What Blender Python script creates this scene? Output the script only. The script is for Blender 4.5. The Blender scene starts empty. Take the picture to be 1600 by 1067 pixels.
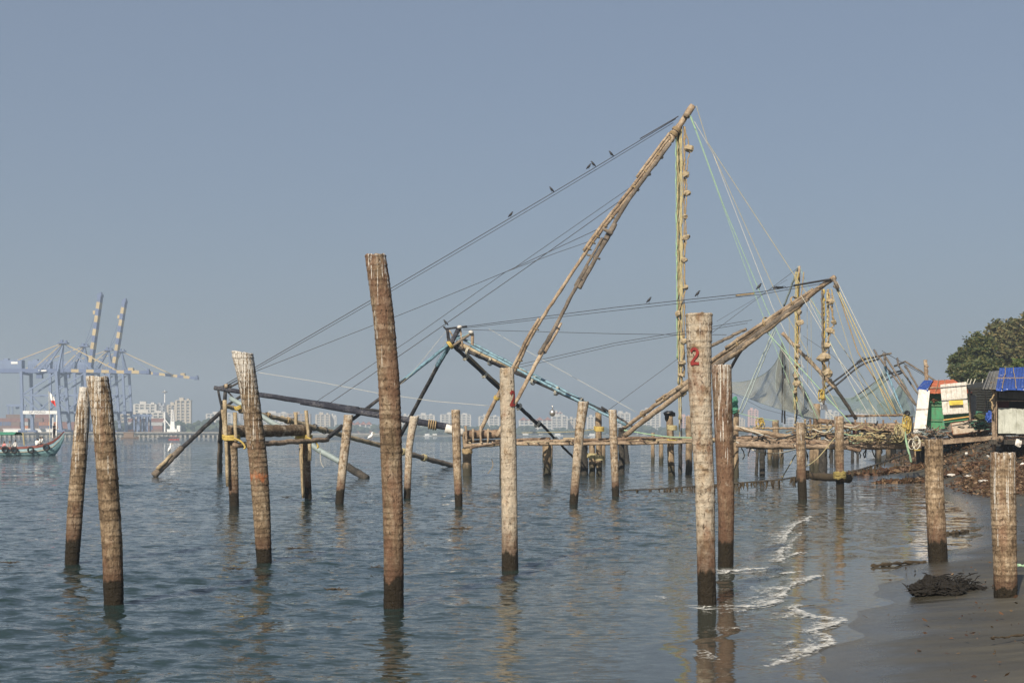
import bpy, math, random
import numpy as np
from mathutils import Vector, Matrix
from mathutils import noise as mnoise
random.seed(7); np.random.seed(7)
S = bpy.context.scene
R = math.radians

# ---------------------------------------------------------------- camera, sky, sun, exposure
F, HY, CH = 2222.22, 678.0, 2.4          # focal length in photo pixels, horizon row, eye height
cd = bpy.data.cameras.new('camera'); cam = bpy.data.objects.new('camera', cd); S.collection.objects.link(cam)
cam.location = (0, 0, CH); cam.rotation_euler = (R(90), 0, 0)
cd.lens = 50; cd.sensor_width = 36; cd.shift_y = (HY - 533.5) / 1600.0
cd.clip_start = 0.1; cd.clip_end = 9000
S.camera = cam

SUN_AZ, SUN_EL = R(-158), R(34)           # azimuth from the view axis, clockwise; behind the camera to the left
w = bpy.data.worlds.new('World'); S.world = w; w.use_nodes = True
wn = w.node_tree.nodes; wl = w.node_tree.links
bg = wn['Background']; bg.inputs['Strength'].default_value = 0.056
sky = wn.new('ShaderNodeTexSky'); sky.sky_type = 'NISHITA'; sky.sun_disc = False
sky.sun_elevation = SUN_EL; sky.sun_rotation = SUN_AZ
sky.altitude = 0; sky.air_density = 1.0; sky.dust_density = 2.2; sky.ozone_density = 2.5
hs = wn.new('ShaderNodeHueSaturation'); hs.inputs['Saturation'].default_value = 0.98; hs.inputs['Value'].default_value = 1.0
hm = wn.new('ShaderNodeMix'); hm.data_type = 'RGBA'; hm.inputs[0].default_value = 0.5; hm.inputs[7].default_value = (3.45, 4.1, 5.4, 1)   # an even veil of high haze over the whole sky
wl.new(sky.outputs[0], hs.inputs['Color']); wl.new(hs.outputs[0], hm.inputs[6]); wl.new(hm.outputs[2], bg.inputs['Color'])

sd = bpy.data.lights.new('sun', 'SUN'); sun = bpy.data.objects.new('sun', sd); S.collection.objects.link(sun)
sd.energy = 5.0; sd.angle = R(0.5); sd.color = (1.0, 0.89, 0.73)
sdir = Vector((math.sin(SUN_AZ) * math.cos(SUN_EL), math.cos(SUN_AZ) * math.cos(SUN_EL), math.sin(SUN_EL)))
sun.rotation_euler = sdir.to_track_quat('Z', 'Y').to_euler(); sun.location = (-30, -40, 60)

S.view_settings.view_transform = 'Standard'; S.view_settings.look = 'None'
S.view_settings.exposure = 0.5; S.view_settings.gamma = 1.0; S.view_settings.use_curve_mapping = False
S.render.engine = 'CYCLES'
S.cycles.use_denoising = True
S.cycles.max_bounces = 8; S.cycles.transparent_max_bounces = 16; S.cycles.volume_bounces = 1

# ---------------------------------------------------------------- helpers
def P(px, py, d): return Vector(((px - 800) * d / F, d, CH - (py - HY) * d / F))
def G(px, py, z=0.0):
    return P(px, py, F * (CH - z) / (py - HY))
OFF = {}
def tag(o, label=None, cat=None, group=None, kind=None):
    if label: o['label'] = label
    if cat: o['category'] = cat
    if group: o['group'] = group
    if kind: o['kind'] = kind
    return o
def empty(name, loc, label=None, cat=None, group=None):
    o = bpy.data.objects.new(name, None); S.collection.objects.link(o)
    o.location = loc; o.empty_display_size = 0.2
    OFF[o] = Vector(loc)
    return tag(o, label, cat, group)
def frames(pts):
    """parallel-transport frames along a polyline"""
    n = len(pts); T = []
    for i in range(n):
        a = pts[max(i - 1, 0)]; b = pts[min(i + 1, n - 1)]
        t = (b - a); T.append(t.normalized() if t.length > 1e-9 else Vector((0, 0, 1)))
    ref = Vector((0, 1, 0)) if abs(T[0].y) < 0.9 else Vector((1, 0, 0))
    u = T[0].cross(ref).normalized(); out = []
    for t in T:
        u = (u - t * u.dot(t)); u = u.normalized() if u.length > 1e-9 else t.orthogonal().normalized()
        out.append((u, t.cross(u)))
    return out
class MB:
    def __init__(s): s.v = []; s.f = []
    def quad(s, *p):
        i = len(s.v); s.v += [Vector(q) for q in p]; s.f.append(tuple(range(i, i + len(p)))); return s
    def box(s, c, size, rot=None, taper=1.0):
        c = Vector(c); i = len(s.v); hx, hy, hz = [q / 2 for q in size]
        for z in (-1, 1):
            k = taper if z > 0 else 1
            for x, y in ((-1, -1), (1, -1), (1, 1), (-1, 1)):
                p = Vector((x * hx * k, y * hy * k, z * hz))
                if rot is not None: p = rot @ p
                s.v.append(c + p)
        s.f += [tuple(i + q for q in f) for f in ((3, 2, 1, 0), (4, 5, 6, 7), (0, 1, 5, 4), (1, 2, 6, 5), (2, 3, 7, 6), (3, 0, 4, 7))]
        return s
    def beam(s, a, b, w, h=None):
        a = Vector(a); b = Vector(b); h = h or w
        t = (b - a); L = t.length; t.normalize()
        q = t.to_track_quat('Z', 'Y').to_matrix()
        return s.box((a + b) / 2, (w, h, L), q)
    def tube(s, pts, r, n=8, caps=True, jit=0.0):
        pts = [Vector(p) for p in pts]; m = len(pts)
        rr = r if isinstance(r, (list, tuple, np.ndarray)) else [r] * m
        fr = frames(pts); i0 = len(s.v)
        for k, (p, (u, w_)) in enumerate(zip(pts, fr)):
            for j in range(n):
                a = 2 * math.pi * j / n; q = rr[k] * (1 + (random.uniform(-jit, jit) if jit else 0))
                s.v.append(p + (u * math.cos(a) + w_ * math.sin(a)) * q)
        for k in range(m - 1):
            for j in range(n):
                a = i0 + k * n + j; b = i0 + k * n + (j + 1) % n
                s.f.append((a, b, b + n, a + n))
        if caps:
            s.f.append(tuple(i0 + j for j in reversed(range(n)))); s.f.append(tuple(i0 + (m - 1) * n + j for j in range(n)))
        return s
    def blob(s, c, rad, seg=8, ring=6, jit=0.0, rot=None):
        c = Vector(c); i0 = len(s.v)
        rad = rad if isinstance(rad, (tuple, list)) else (rad,) * 3
        def put(p):
            k = 1 + random.uniform(-jit, jit)
            p = Vector((p[0] * rad[0] * k, p[1] * rad[1] * k, p[2] * rad[2] * k))
            if rot is not None: p = rot @ p
            s.v.append(c + p)
        put((0, 0, -1))
        for k in range(1, ring):
            t = -math.pi / 2 + math.pi * k / ring
            for j in range(seg):
                a = 2 * math.pi * j / seg; put((math.cos(a) * math.cos(t), math.sin(a) * math.cos(t), math.sin(t)))
        put((0, 0, 1)); e = len(s.v) - 1
        for j in range(seg):
            s.f.append((i0, i0 + 1 + (j + 1) % seg, i0 + 1 + j))
            s.f.append((e, e - seg + j, e - seg + (j + 1) % seg))
        for k in range(ring - 2):
            for j in range(seg):
                a = i0 + 1 + k * seg + j; b = i0 + 1 + k * seg + (j + 1) % seg
                s.f.append((a, b, b + seg, a + seg))
        return s
    def build(s, name, mat, parent=None, loc=None, smooth=False):
        if parent is not None: off = OFF[parent]
        else: off = Vector(loc) if loc is not None else Vector((0, 0, 0))
        me = bpy.data.meshes.new(name); me.from_pydata([tuple(p - off) for p in s.v], [], s.f); me.update()
        if smooth: me.polygons.foreach_set('use_smooth', [True] * len(me.polygons))
        o = bpy.data.objects.new(name, me); S.collection.objects.link(o)
        if mat is not None: me.materials.append(mat)
        if parent is not None: o.parent = parent
        else: o.location = off
        OFF[o] = off
        return o
def npmesh(name, V, Fq, mat, smooth=True, loc=(0, 0, 0)):
    me = bpy.data.meshes.new(name); me.vertices.add(len(V)); me.vertices.foreach_set('co', (V - np.array(loc)).astype(np.float32).ravel())
    k = Fq.shape[1]; me.loops.add(Fq.size); me.loops.foreach_set('vertex_index', Fq.astype(np.int32).ravel())
    me.polygons.add(len(Fq)); me.polygons.foreach_set('loop_start', np.arange(0, Fq.size, k, dtype=np.int32))
    me.update(calc_edges=True); me.validate()
    if smooth: me.polygons.foreach_set('use_smooth', np.ones(len(me.polygons), dtype=bool))
    if mat: me.materials.append(mat)
    o = bpy.data.objects.new(name, me); S.collection.objects.link(o); o.location = loc; OFF[o] = Vector(loc)
    return o
def lerp(a, b, t): return a + (b - a) * t
def line(a, b, n=8, sag=0.0, wob=0.0):
    a = Vector(a); b = Vector(b); out = []
    for i in range(n + 1):
        t = i / n; p = a.lerp(b, t); p.z -= sag * 4 * t * (1 - t)
        if wob and 0 < i < n: p += Vector((random.uniform(-wob, wob), random.uniform(-wob, wob), random.uniform(-wob, wob)))
        out.append(p)
    return out
def curve(pts, n=8):
    """Catmull-Rom through points"""
    pts = [Vector(p) for p in pts]; out = []
    for i in range(len(pts) - 1):
        p0 = pts[max(i - 1, 0)]; p1 = pts[i]; p2 = pts[i + 1]; p3 = pts[min(i + 2, len(pts) - 1)]
        for k in range(n):
            t = k / n
            out.append(0.5 * ((2 * p1) + (p2 - p0) * t + (2 * p0 - 5 * p1 + 4 * p2 - p3) * t * t + (3 * p1 - p0 - 3 * p2 + p3) * t ** 3))
    out.append(pts[-1]); return out

# ---------------------------------------------------------------- materials
class NT:
    def __init__(s, name):
        s.m = bpy.data.materials.new(name); s.m.use_nodes = True
        s.n = s.m.node_tree.nodes; s.l = s.m.node_tree.links; s.b = s.n['Principled BSDF']; s.out = s.n['Material Output']
    def new(s, t, **k):
        q = s.n.new(t)
        for a, b in k.items(): setattr(q, a, b)
        return q
    def link(s, a, b): s.l.new(a, b)
    def coord(s, scale=(1, 1, 1), kind='Object'):
        c = s.new('ShaderNodeTexCoord'); m = s.new('ShaderNodeMapping'); m.inputs['Scale'].default_value = scale
        s.link(c.outputs[kind], m.inputs[0]); return m.outputs[0]
    def noise(s, vec, scale, detail=4, rough=0.55, dist=0.0):
        q = s.new('ShaderNodeTexNoise'); q.inputs['Scale'].default_value = scale; q.inputs['Detail'].default_value = detail
        q.inputs['Roughness'].default_value = rough; q.inputs['Distortion'].default_value = dist
        s.link(vec, q.inputs['Vector']); return q.outputs['Fac']
    def ramp(s, fac, stops):
        q = s.new('ShaderNodeValToRGB'); e = q.color_ramp.elements
        while len(e) < len(stops): e.new(0.5)
        for k, (p, c) in enumerate(stops):
            e[k].position = p; e[k].color = (c, c, c, 1) if isinstance(c, (int, float)) else (*c, 1)
        s.link(fac, q.inputs[0]); return q.outputs[0]
    def math(s, op, a, b=None, clamp=False):
        q = s.new('ShaderNodeMath', operation=op, use_clamp=clamp)
        for i, x in enumerate((a, b)):
            if x is None: continue
            if isinstance(x, (int, float)): q.inputs[i].default_value = x
            else: s.link(x, q.inputs[i])
        return q.outputs[0]
    def mix(s, fac, a, b):
        q = s.new('ShaderNodeMix', data_type='RGBA')
        for i, x in ((0, fac), (6, a), (7, b)):
            if isinstance(x, (int, float)): q.inputs[i].default_value = x
            elif isinstance(x, tuple): q.inputs[i].default_value = (*x, 1)
            else: s.link(x, q.inputs[i])
        return q.outputs[2]
    def bump(s, h, strength=0.5, dist=0.02, prev=None):
        q = s.new('ShaderNodeBump'); q.inputs['Strength'].default_value = strength; q.inputs['Distance'].default_value = dist
        s.link(h, q.inputs['Height'])
        if prev is not None: s.link(prev, q.inputs['Normal'])
        return q.outputs[0]
    def set(s, color=None, rough=None, normal=None, **k):
        for key, x in (('Base Color', color), ('Roughness', rough), ('Normal', normal)):
            if x is None: continue
            if isinstance(x, (int, float)): s.b.inputs[key].default_value = x
            elif isinstance(x, tuple): s.b.inputs[key].default_value = (*x, 1)
            else: s.link(x, s.b.inputs[key])
        for key, x in k.items():
            s.b.inputs[key.replace('_', ' ')].default_value = x
        return s.m
def rough_mat(name, c, var=0.35, scale=3.0, rough=0.8, bump=0.3, bd=0.01, dirt=None, metallic=0.0):
    """a plain weathered surface: colour broken up by noise, with optional dirt colour"""
    t = NT(name); v = t.coord()
    a = t.noise(v, scale, 5); b = t.noise(v, scale * 7, 4)
    lo = tuple(x * (1 - var) for x in c); hi = tuple(min(1, x * (1 + var * 0.6)) for x in c)
    col = t.ramp(t.math('ADD', t.math('MULTIPLY', a, 0.6), t.math('MULTIPLY', b, 0.4)), [(0.32, lo), (0.68, hi)])
    if dirt:
        d = t.ramp(t.noise(v, scale * 1.7, 6, 0.65), [(0.5, 0.0), (0.68, 1.0)])
        col = t.mix(d, col, dirt)
        sk = t.noise(t.coord((7, 7, 0.8)), 1.0, 4, 0.6); col = t.mix(t.math('MULTIPLY', t.ramp(sk, [(0.52, 0.0), (0.72, 1.0)]), 0.55), col, tuple(x * 0.6 for x in dirt))
    return t.set(col, rough, t.bump(b, bump, bd), Metallic=metallic)
def wood_mat(name, c1, c2, c3, along='Z', scale=1.0):
    """weathered round timber; long grain plus blotches (object space)"""
    t = NT(name); v = t.coord()
    a = t.noise(v, 1.3 * scale, 5, 0.6); b = t.noise(v, 9 * scale, 5, 0.65, 0.4); c = t.noise(v, 45 * scale, 3)
    f = t.math('ADD', t.math('MULTIPLY', a, 0.45), t.math('ADD', t.math('MULTIPLY', b, 0.4), t.math('MULTIPLY', c, 0.15)))
    col = t.ramp(f, [(0.37, c1), (0.5, c2), (0.63, c3)])
    return t.set(col, 0.85, t.bump(t.math('ADD', b, t.math('MULTIPLY', c, 0.5)), 1.0, 0.05))
def trunk_mat(name, h, white=0.5, drop=0.8, red=0.3, tone=1.0, wet=0.45, seed=0.0, rust=None):
    """coconut trunk: horizontal leaf scars, fissures, lime patches, bird droppings under the cut top, dark tide band at the foot"""
    t = NT(name)
    c = t.new('ShaderNodeTexCoord'); add = t.new('ShaderNodeVectorMath', operation='ADD'); add.inputs[1].default_value = (seed, seed * 1.7, 0)
    t.link(c.outputs['Object'], add.inputs[0]); src = add.outputs[0]
    def mp(sc):
        m = t.new('ShaderNodeMapping'); m.inputs['Scale'].default_value = sc; t.link(src, m.inputs[0]); return m.outputs[0]
    sep = t.new('ShaderNodeSeparateXYZ'); t.link(c.outputs['Object'], sep.inputs[0]); z = sep.outputs['Z']
    big = t.noise(mp((3, 3, 1.2)), 1.6, 5, 0.6); hor = t.noise(mp((4, 4, 26)), 1.0, 4, 0.6); ver = t.noise(mp((42, 42, 5)), 1.0, 4, 0.6)
    fine = t.noise(mp((15, 15, 13)), 1.0, 7, 0.72, 0.3)
    f = t.math('ADD', t.math('ADD', t.math('MULTIPLY', big, 0.30), t.math('MULTIPLY', t.new('ShaderNodeAttribute', attribute_name='tone').outputs['Fac'], 0.11)), t.math('ADD', t.math('MULTIPLY', ver, 0.20), t.math('MULTIPLY', fine, 0.44)))
    k = tone
    col = t.ramp(f, [(0.37, (0.032 * k, 0.023 * k, 0.015 * k)), (0.455, (0.105 * k, 0.074 * k, 0.047 * k)), (0.53, (0.20 * k, 0.147 * k, 0.095 * k)), (0.63, (0.36 * k, 0.29 * k, 0.21 * k))])
    sc = t.new('ShaderNodeAttribute', attribute_name='scar').outputs['Fac']
    col = t.mix(t.math('MULTIPLY', sc, t.math('ADD', t.math('MULTIPLY', big, 1.0), 0.12), True), col, (0.045 * k, 0.032 * k, 0.024 * k))
    # reddish staining
    rd = t.ramp(t.noise(mp((5, 5, 1.5)), 1.0, 4), [(0.62 - 0.3 * red, 0.0), (0.75 - 0.25 * red, 1.0)])
    col = t.mix(t.math('MULTIPLY', rd, 0.55), col, (0.17 * k, 0.088 * k, 0.058 * k))
    # lime / lichen patches
    wp = t.noise(mp((9, 9, 7)), 1.0, 6, 0.7); wb = t.noise(mp((2, 2, 0.9)), 1.0, 3)
    wm = t.ramp(t.math('ADD', t.math('MULTIPLY', wp, 0.65), t.math('MULTIPLY', wb, 0.35)), [(0.66 - 0.28 * white, 0.0), (0.74 - 0.24 * white, 1.0)])
    wm = t.math('MULTIPLY', wm, t.math('ADD', t.math('MULTIPLY', hor, 0.9), 0.25), True)
    col = t.mix(t.math('MULTIPLY', wm, min(1.0, 0.35 + white)), col, (0.50, 0.445, 0.36))
    # droppings
    st = t.noise(mp((44, 44, 1.1)), 1.0, 3, 0.55); gr = t.ramp(t.math('DIVIDE', t.math('SUBTRACT', h, z), 2.2), [(0.0, 1.0), (0.06, 0.8), (0.4, 0.55), (1.0, 0.0)])
    dm = t.ramp(t.math('ADD', t.math('MULTIPLY', gr, 0.27 * drop), st), [(0.72, 0.0), (0.78, 1.0)])
    dm = t.math('MULTIPLY', dm, t.math('GREATER_THAN', gr, 0.02))
    col = t.mix(t.math('MULTIPLY', dm, 0.85), col, (0.60, 0.58, 0.54))
    cut = t.math('GREATER_THAN', z, h - 0.02)
    if rust:   # a rusty orange bleed around height rust
        q = t.math('ABSOLUTE', t.math('SUBTRACT', z, rust))
        rm = t.ramp(t.math('ADD', t.math('MULTIPLY', q, 1.5), t.math('MULTIPLY', t.noise(mp((10, 10, 6)), 1.0, 4), 1.0)), [(0.42, 1.0), (0.62, 0.0)])
        col = t.mix(t.math('MULTIPLY', rm, 0.85), col, (0.36, 0.12, 0.045))
    pit = t.ramp(t.noise(mp((24, 24, 13)), 1.0, 5, 0.7, 0.4), [(0.57, 0.0), (0.64, 0.9)])
    col = t.mix(pit, col, (0.04 * k, 0.027 * k, 0.018 * k))
    # tide band
    tz = t.math('ADD', z, t.math('MULTIPLY', t.math('SUBTRACT', t.noise(mp((6, 6, 1.5)), 1.0, 4), 0.5), 0.5))
    w1 = t.ramp(t.math('DIVIDE', tz, wet * 0.82), [(0.86, 1.0), (1.0, 0.0)])
    w2 = t.ramp(t.math('DIVIDE', tz, wet * 1.9), [(0.5, 0.75), (1.0, 0.0)])
    col = t.mix(w2, col, (0.085, 0.048, 0.032))
    col = t.mix(t.math('MULTIPLY', w1, 0.96), col, (0.016, 0.013, 0.008))
    rg = t.math('SUBTRACT', 0.9, t.math('MULTIPLY', w1, 0.35))
    hh = t.math('ADD', t.math('MULTIPLY', hor, 0.1), t.math('ADD', t.math('MULTIPLY', ver, 0.4), t.math('MULTIPLY', fine, 0.8)))
    t.b.inputs['Specular IOR Level'].default_value = 0.18
    return t.set(col, rg, t.bump(hh, 1.0, 0.06))

M = {}
M['log'] = wood_mat('log_grey_brown', (0.07, 0.05, 0.035), (0.22, 0.16, 0.11), (0.42, 0.33, 0.24))
M['mast'] = wood_mat('mast_wood', (0.10, 0.07, 0.048), (0.29, 0.215, 0.145), (0.50, 0.41, 0.30))
M['mast_dark'] = wood_mat('mast_wood_dark', (0.05, 0.042, 0.035), (0.14, 0.115, 0.09), (0.27, 0.22, 0.17))
M['bamboo'] = wood_mat('bamboo_weathered', (0.13, 0.10, 0.06), (0.34, 0.27, 0.17), (0.52, 0.45, 0.32))
M['deck'] = wood_mat('deck_wood', (0.05, 0.032, 0.022), (0.19, 0.125, 0.08), (0.36, 0.27, 0.19))
M['pile'] = wood_mat('pile_wood', (0.04, 0.032, 0.022), (0.17, 0.125, 0.08), (0.34, 0.27, 0.19), scale=0.8)
M['pile_dark'] = wood_mat('pile_wet_dark', (0.008, 0.008, 0.008), (0.03, 0.027, 0.022), (0.09, 0.075, 0.06))
M['black_pole'] = wood_mat('black_tarred_pole', (0.006, 0.006, 0.008), (0.018, 0.018, 0.022), (0.10, 0.095, 0.09))
M['navy_pole'] = wood_mat('navy_painted_pole', (0.006, 0.007, 0.012), (0.014, 0.016, 0.030), (0.10, 0.10, 0.11))
M['blue_pole'] = rough_mat('pale_blue_paint', (0.15, 0.27, 0.34), 0.3, 3, 0.55, 0.2, dirt=(0.06, 0.09, 0.11))
M['grey_pole'] = rough_mat('grey_green_pole', (0.22, 0.27, 0.27), 0.3, 3, 0.6, 0.2)
M['cable'] = rough_mat('dark_cable', (0.035, 0.035, 0.04), 0.3, 5, 0.6, 0.1)
M['rope_y'] = rough_mat('yellow_rope', (0.38, 0.33, 0.18), 0.4, 12, 0.8, 0.5)
M['rope_g'] = rough_mat('green_rope', (0.26, 0.40, 0.26), 0.35, 12, 0.7, 0.3)
M['rope_w'] = rough_mat('pale_rope', (0.52, 0.50, 0.42), 0.3, 12, 0.8, 0.3)
M['rope_b'] = rough_mat('brown_rope', (0.30, 0.22, 0.12), 0.4, 12, 0.85, 0.5)
M['rope_lash'] = rough_mat('golden_lashing_rope', (0.42, 0.31, 0.08), 0.35, 14, 0.75, 0.6)
M['stone'] = rough_mat('counterweight_stone', (0.36, 0.29, 0.20), 0.45, 6, 0.95, 0.8, 0.03, dirt=(0.30, 0.24, 0.10))
M['white_paint'] = rough_mat('dirty_white_board', (0.62, 0.60, 0.56), 0.15, 2.2, 0.7, 0.2, dirt=(0.46, 0.42, 0.36))
M['black_plastic'] = rough_mat('black_plastic', (0.012, 0.012, 0.014), 0.3, 6, 0.4, 0.4)
M['red_paint'] = rough_mat('red_number_paint', (0.20, 0.022, 0.02), 0.5, 9, 0.9, 0.2)
M['crow'] = rough_mat('crow_feathers', (0.012, 0.012, 0.016), 0.3, 20, 0.55, 0.2)
M['egret'] = rough_mat('egret_feathers', (0.80, 0.80, 0.78), 0.08, 20, 0.7, 0.1)
M['beak'] = rough_mat('yellow_beak', (0.5, 0.35, 0.05), 0.2, 20, 0.5, 0.1)

# ================================================================ SETTING: water, beach, far shore
WL = [(2.0, 2), (2.3, 6), (2.9, 13.7), (3.4, 15.2), (4.15, 17.5), (5.05, 19.8), (5.6, 21.6), (6.75, 25), (8.0, 27.5), (10.0, 31), (12.0, 36.3),
      (13.6, 42), (15.4, 49.8), (17, 57), (20.5, 72), (25, 95), (32, 130), (50, 180), (100, 260), (420, 600), (1400, 900), (1e5, 1000)]
_wy = np.array([q[1] for q in WL], float); _wx = np.array([q[0] for q in WL], float)
def xw(y):
    y = np.asarray(y, float)
    b = np.interp(y, _wy, _wx)
    amp = np.clip((60 - y) / 40, 0, 1) * 0.16
    return b + amp * (np.sin(y * 1.9 + 0.6) + 0.6 * np.sin(y * 3.7 + 2)) * np.clip((y - 8) / 8, 0, 1)
def smooth(t): t = np.clip(t, 0, 1); return t * t * (3 - 2 * t)
def sand_z(x, y):
    x = np.asarray(x, float); y = np.asarray(y, float); s = x - xw(y)
    z = np.where(s < 0, 0.075 * s, np.where(s < 4, 0.075 * s, 0.30 + 0.03 * (s - 4)))
    z = np.clip(z, -3.5, 2.2)
    m = 1.5 * np.clip((y - 51) / 33, 0, 1) * smooth((s - 0.3) / 5.5)
    z = z + m + 0.10 * smooth((y - 74) / 5) * smooth((100 - y) / 8) * smooth((s + 5) / 2) * (s < 8)
    z = z + 0.012 * np.sin(x * 1.3 + y * 0.5) * smooth(s / 2) + 0.008 * np.sin(x * 2.9 - y * 1.1) * smooth(s / 2)
    return np.minimum(z, 2.6)

# water sheet: one tensor grid, fine by the shore and coarser out to the far side
ys = [-18.0, -10.0, -4.0, 0.0, 3.0]; y = 6.0
while y < 3120:
    ys.append(y); y += max(0.062, 0.0050 * y) if y < 420 else 0.05 * y
ys.append(3130.0); ys = np.array(ys)
xs = [0.0]; dx = 0.075
while xs[-1] < 1240: dx = dx if xs[-1] < 15 else dx * 1.05; xs.append(xs[-1] + dx)
xs = np.array(xs[1:]); xs = np.concatenate([-xs[::-1], [0.0], xs])
X, Y = np.meshgrid(xs, ys); dyr = np.gradient(ys)[:, None] * np.ones_like(X); dxr = np.gradient(xs)[None, :] * np.ones_like(X)
sp = np.maximum(dyr, dxr)
rng = np.random.default_rng(3); Z = np.zeros_like(X); slope = 0.023
sdist = (X - xw(Y)) * 0.85
for k in range(84):
    lam = 0.24 * (6.5 ** rng.random()) if k > 9 else rng.uniform(5, 10)
    th = R(-80) + rng.normal(0, R(44)) if k > 9 else R(-50) + rng.normal(0, R(15))
    kk = 2 * math.pi / lam; ph = rng.random() * 6.28; a = slope * lam / 6.283 * (1.0 if k > 9 else 0.22)
    wgt = smooth((lam / sp - 2.2) / 2.5)
    arg = kk * (math.cos(th) * X + math.sin(th) * Y) + ph + 0.6 * np.sin(0.11 * X + 0.07 * Y * (1 + k % 3) + k)
    Z += wgt * a * (np.sin(arg) + 0.22 * np.cos(2 * arg))
gust = 0.72 + 0.38 * (np.sin(0.16 * X + 0.05 * Y + 1) * np.sin(0.11 * Y - 0.04 * X))
damp = 0.03 + 0.97 * smooth((-sdist - 1.5) / 7.0)
Z *= gust * damp
# three low swash ridges running up the beach
for off, amp, wd in ((-1.15, 0.014, 0.14), (-2.6, 0.018, 0.3), (-5.4, 0.035, 0.5)):
    ln = sdist - off - 0.35 * np.sin(Y * 0.9 + off * 3) - 0.2 * np.sin(Y * 2.3 + off)
    Z += amp * np.exp(-(ln / wd) ** 2) * (Y < 45) * (0.5 + 0.5 * np.sin(Y * 0.55 + off * 2))
# rings where the swell climbs the two posts in the surf
Z = np.where(Y < 4, 0, Z)
V = np.stack([X.ravel(), Y.ravel(), Z.ravel()], 1)
nr, nc = X.shape; idx = np.arange(nr * nc).reshape(nr, nc)
Fq = np.stack([idx[:-1, :-1].ravel(), idx[:-1, 1:].ravel(), idx[1:, 1:].ravel(), idx[1:, :-1].ravel()], 1)
mid = (V[Fq[:, 0]] + V[Fq[:, 2]]) / 2
keep = (mid[:, 0] - xw(mid[:, 1])) < 3.0 + 0.05 * mid[:, 1]
Fq = Fq[keep]
used, inv = np.unique(Fq, return_inverse=True); V = V[used]; Fq = inv.reshape(Fq.shape)

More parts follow.
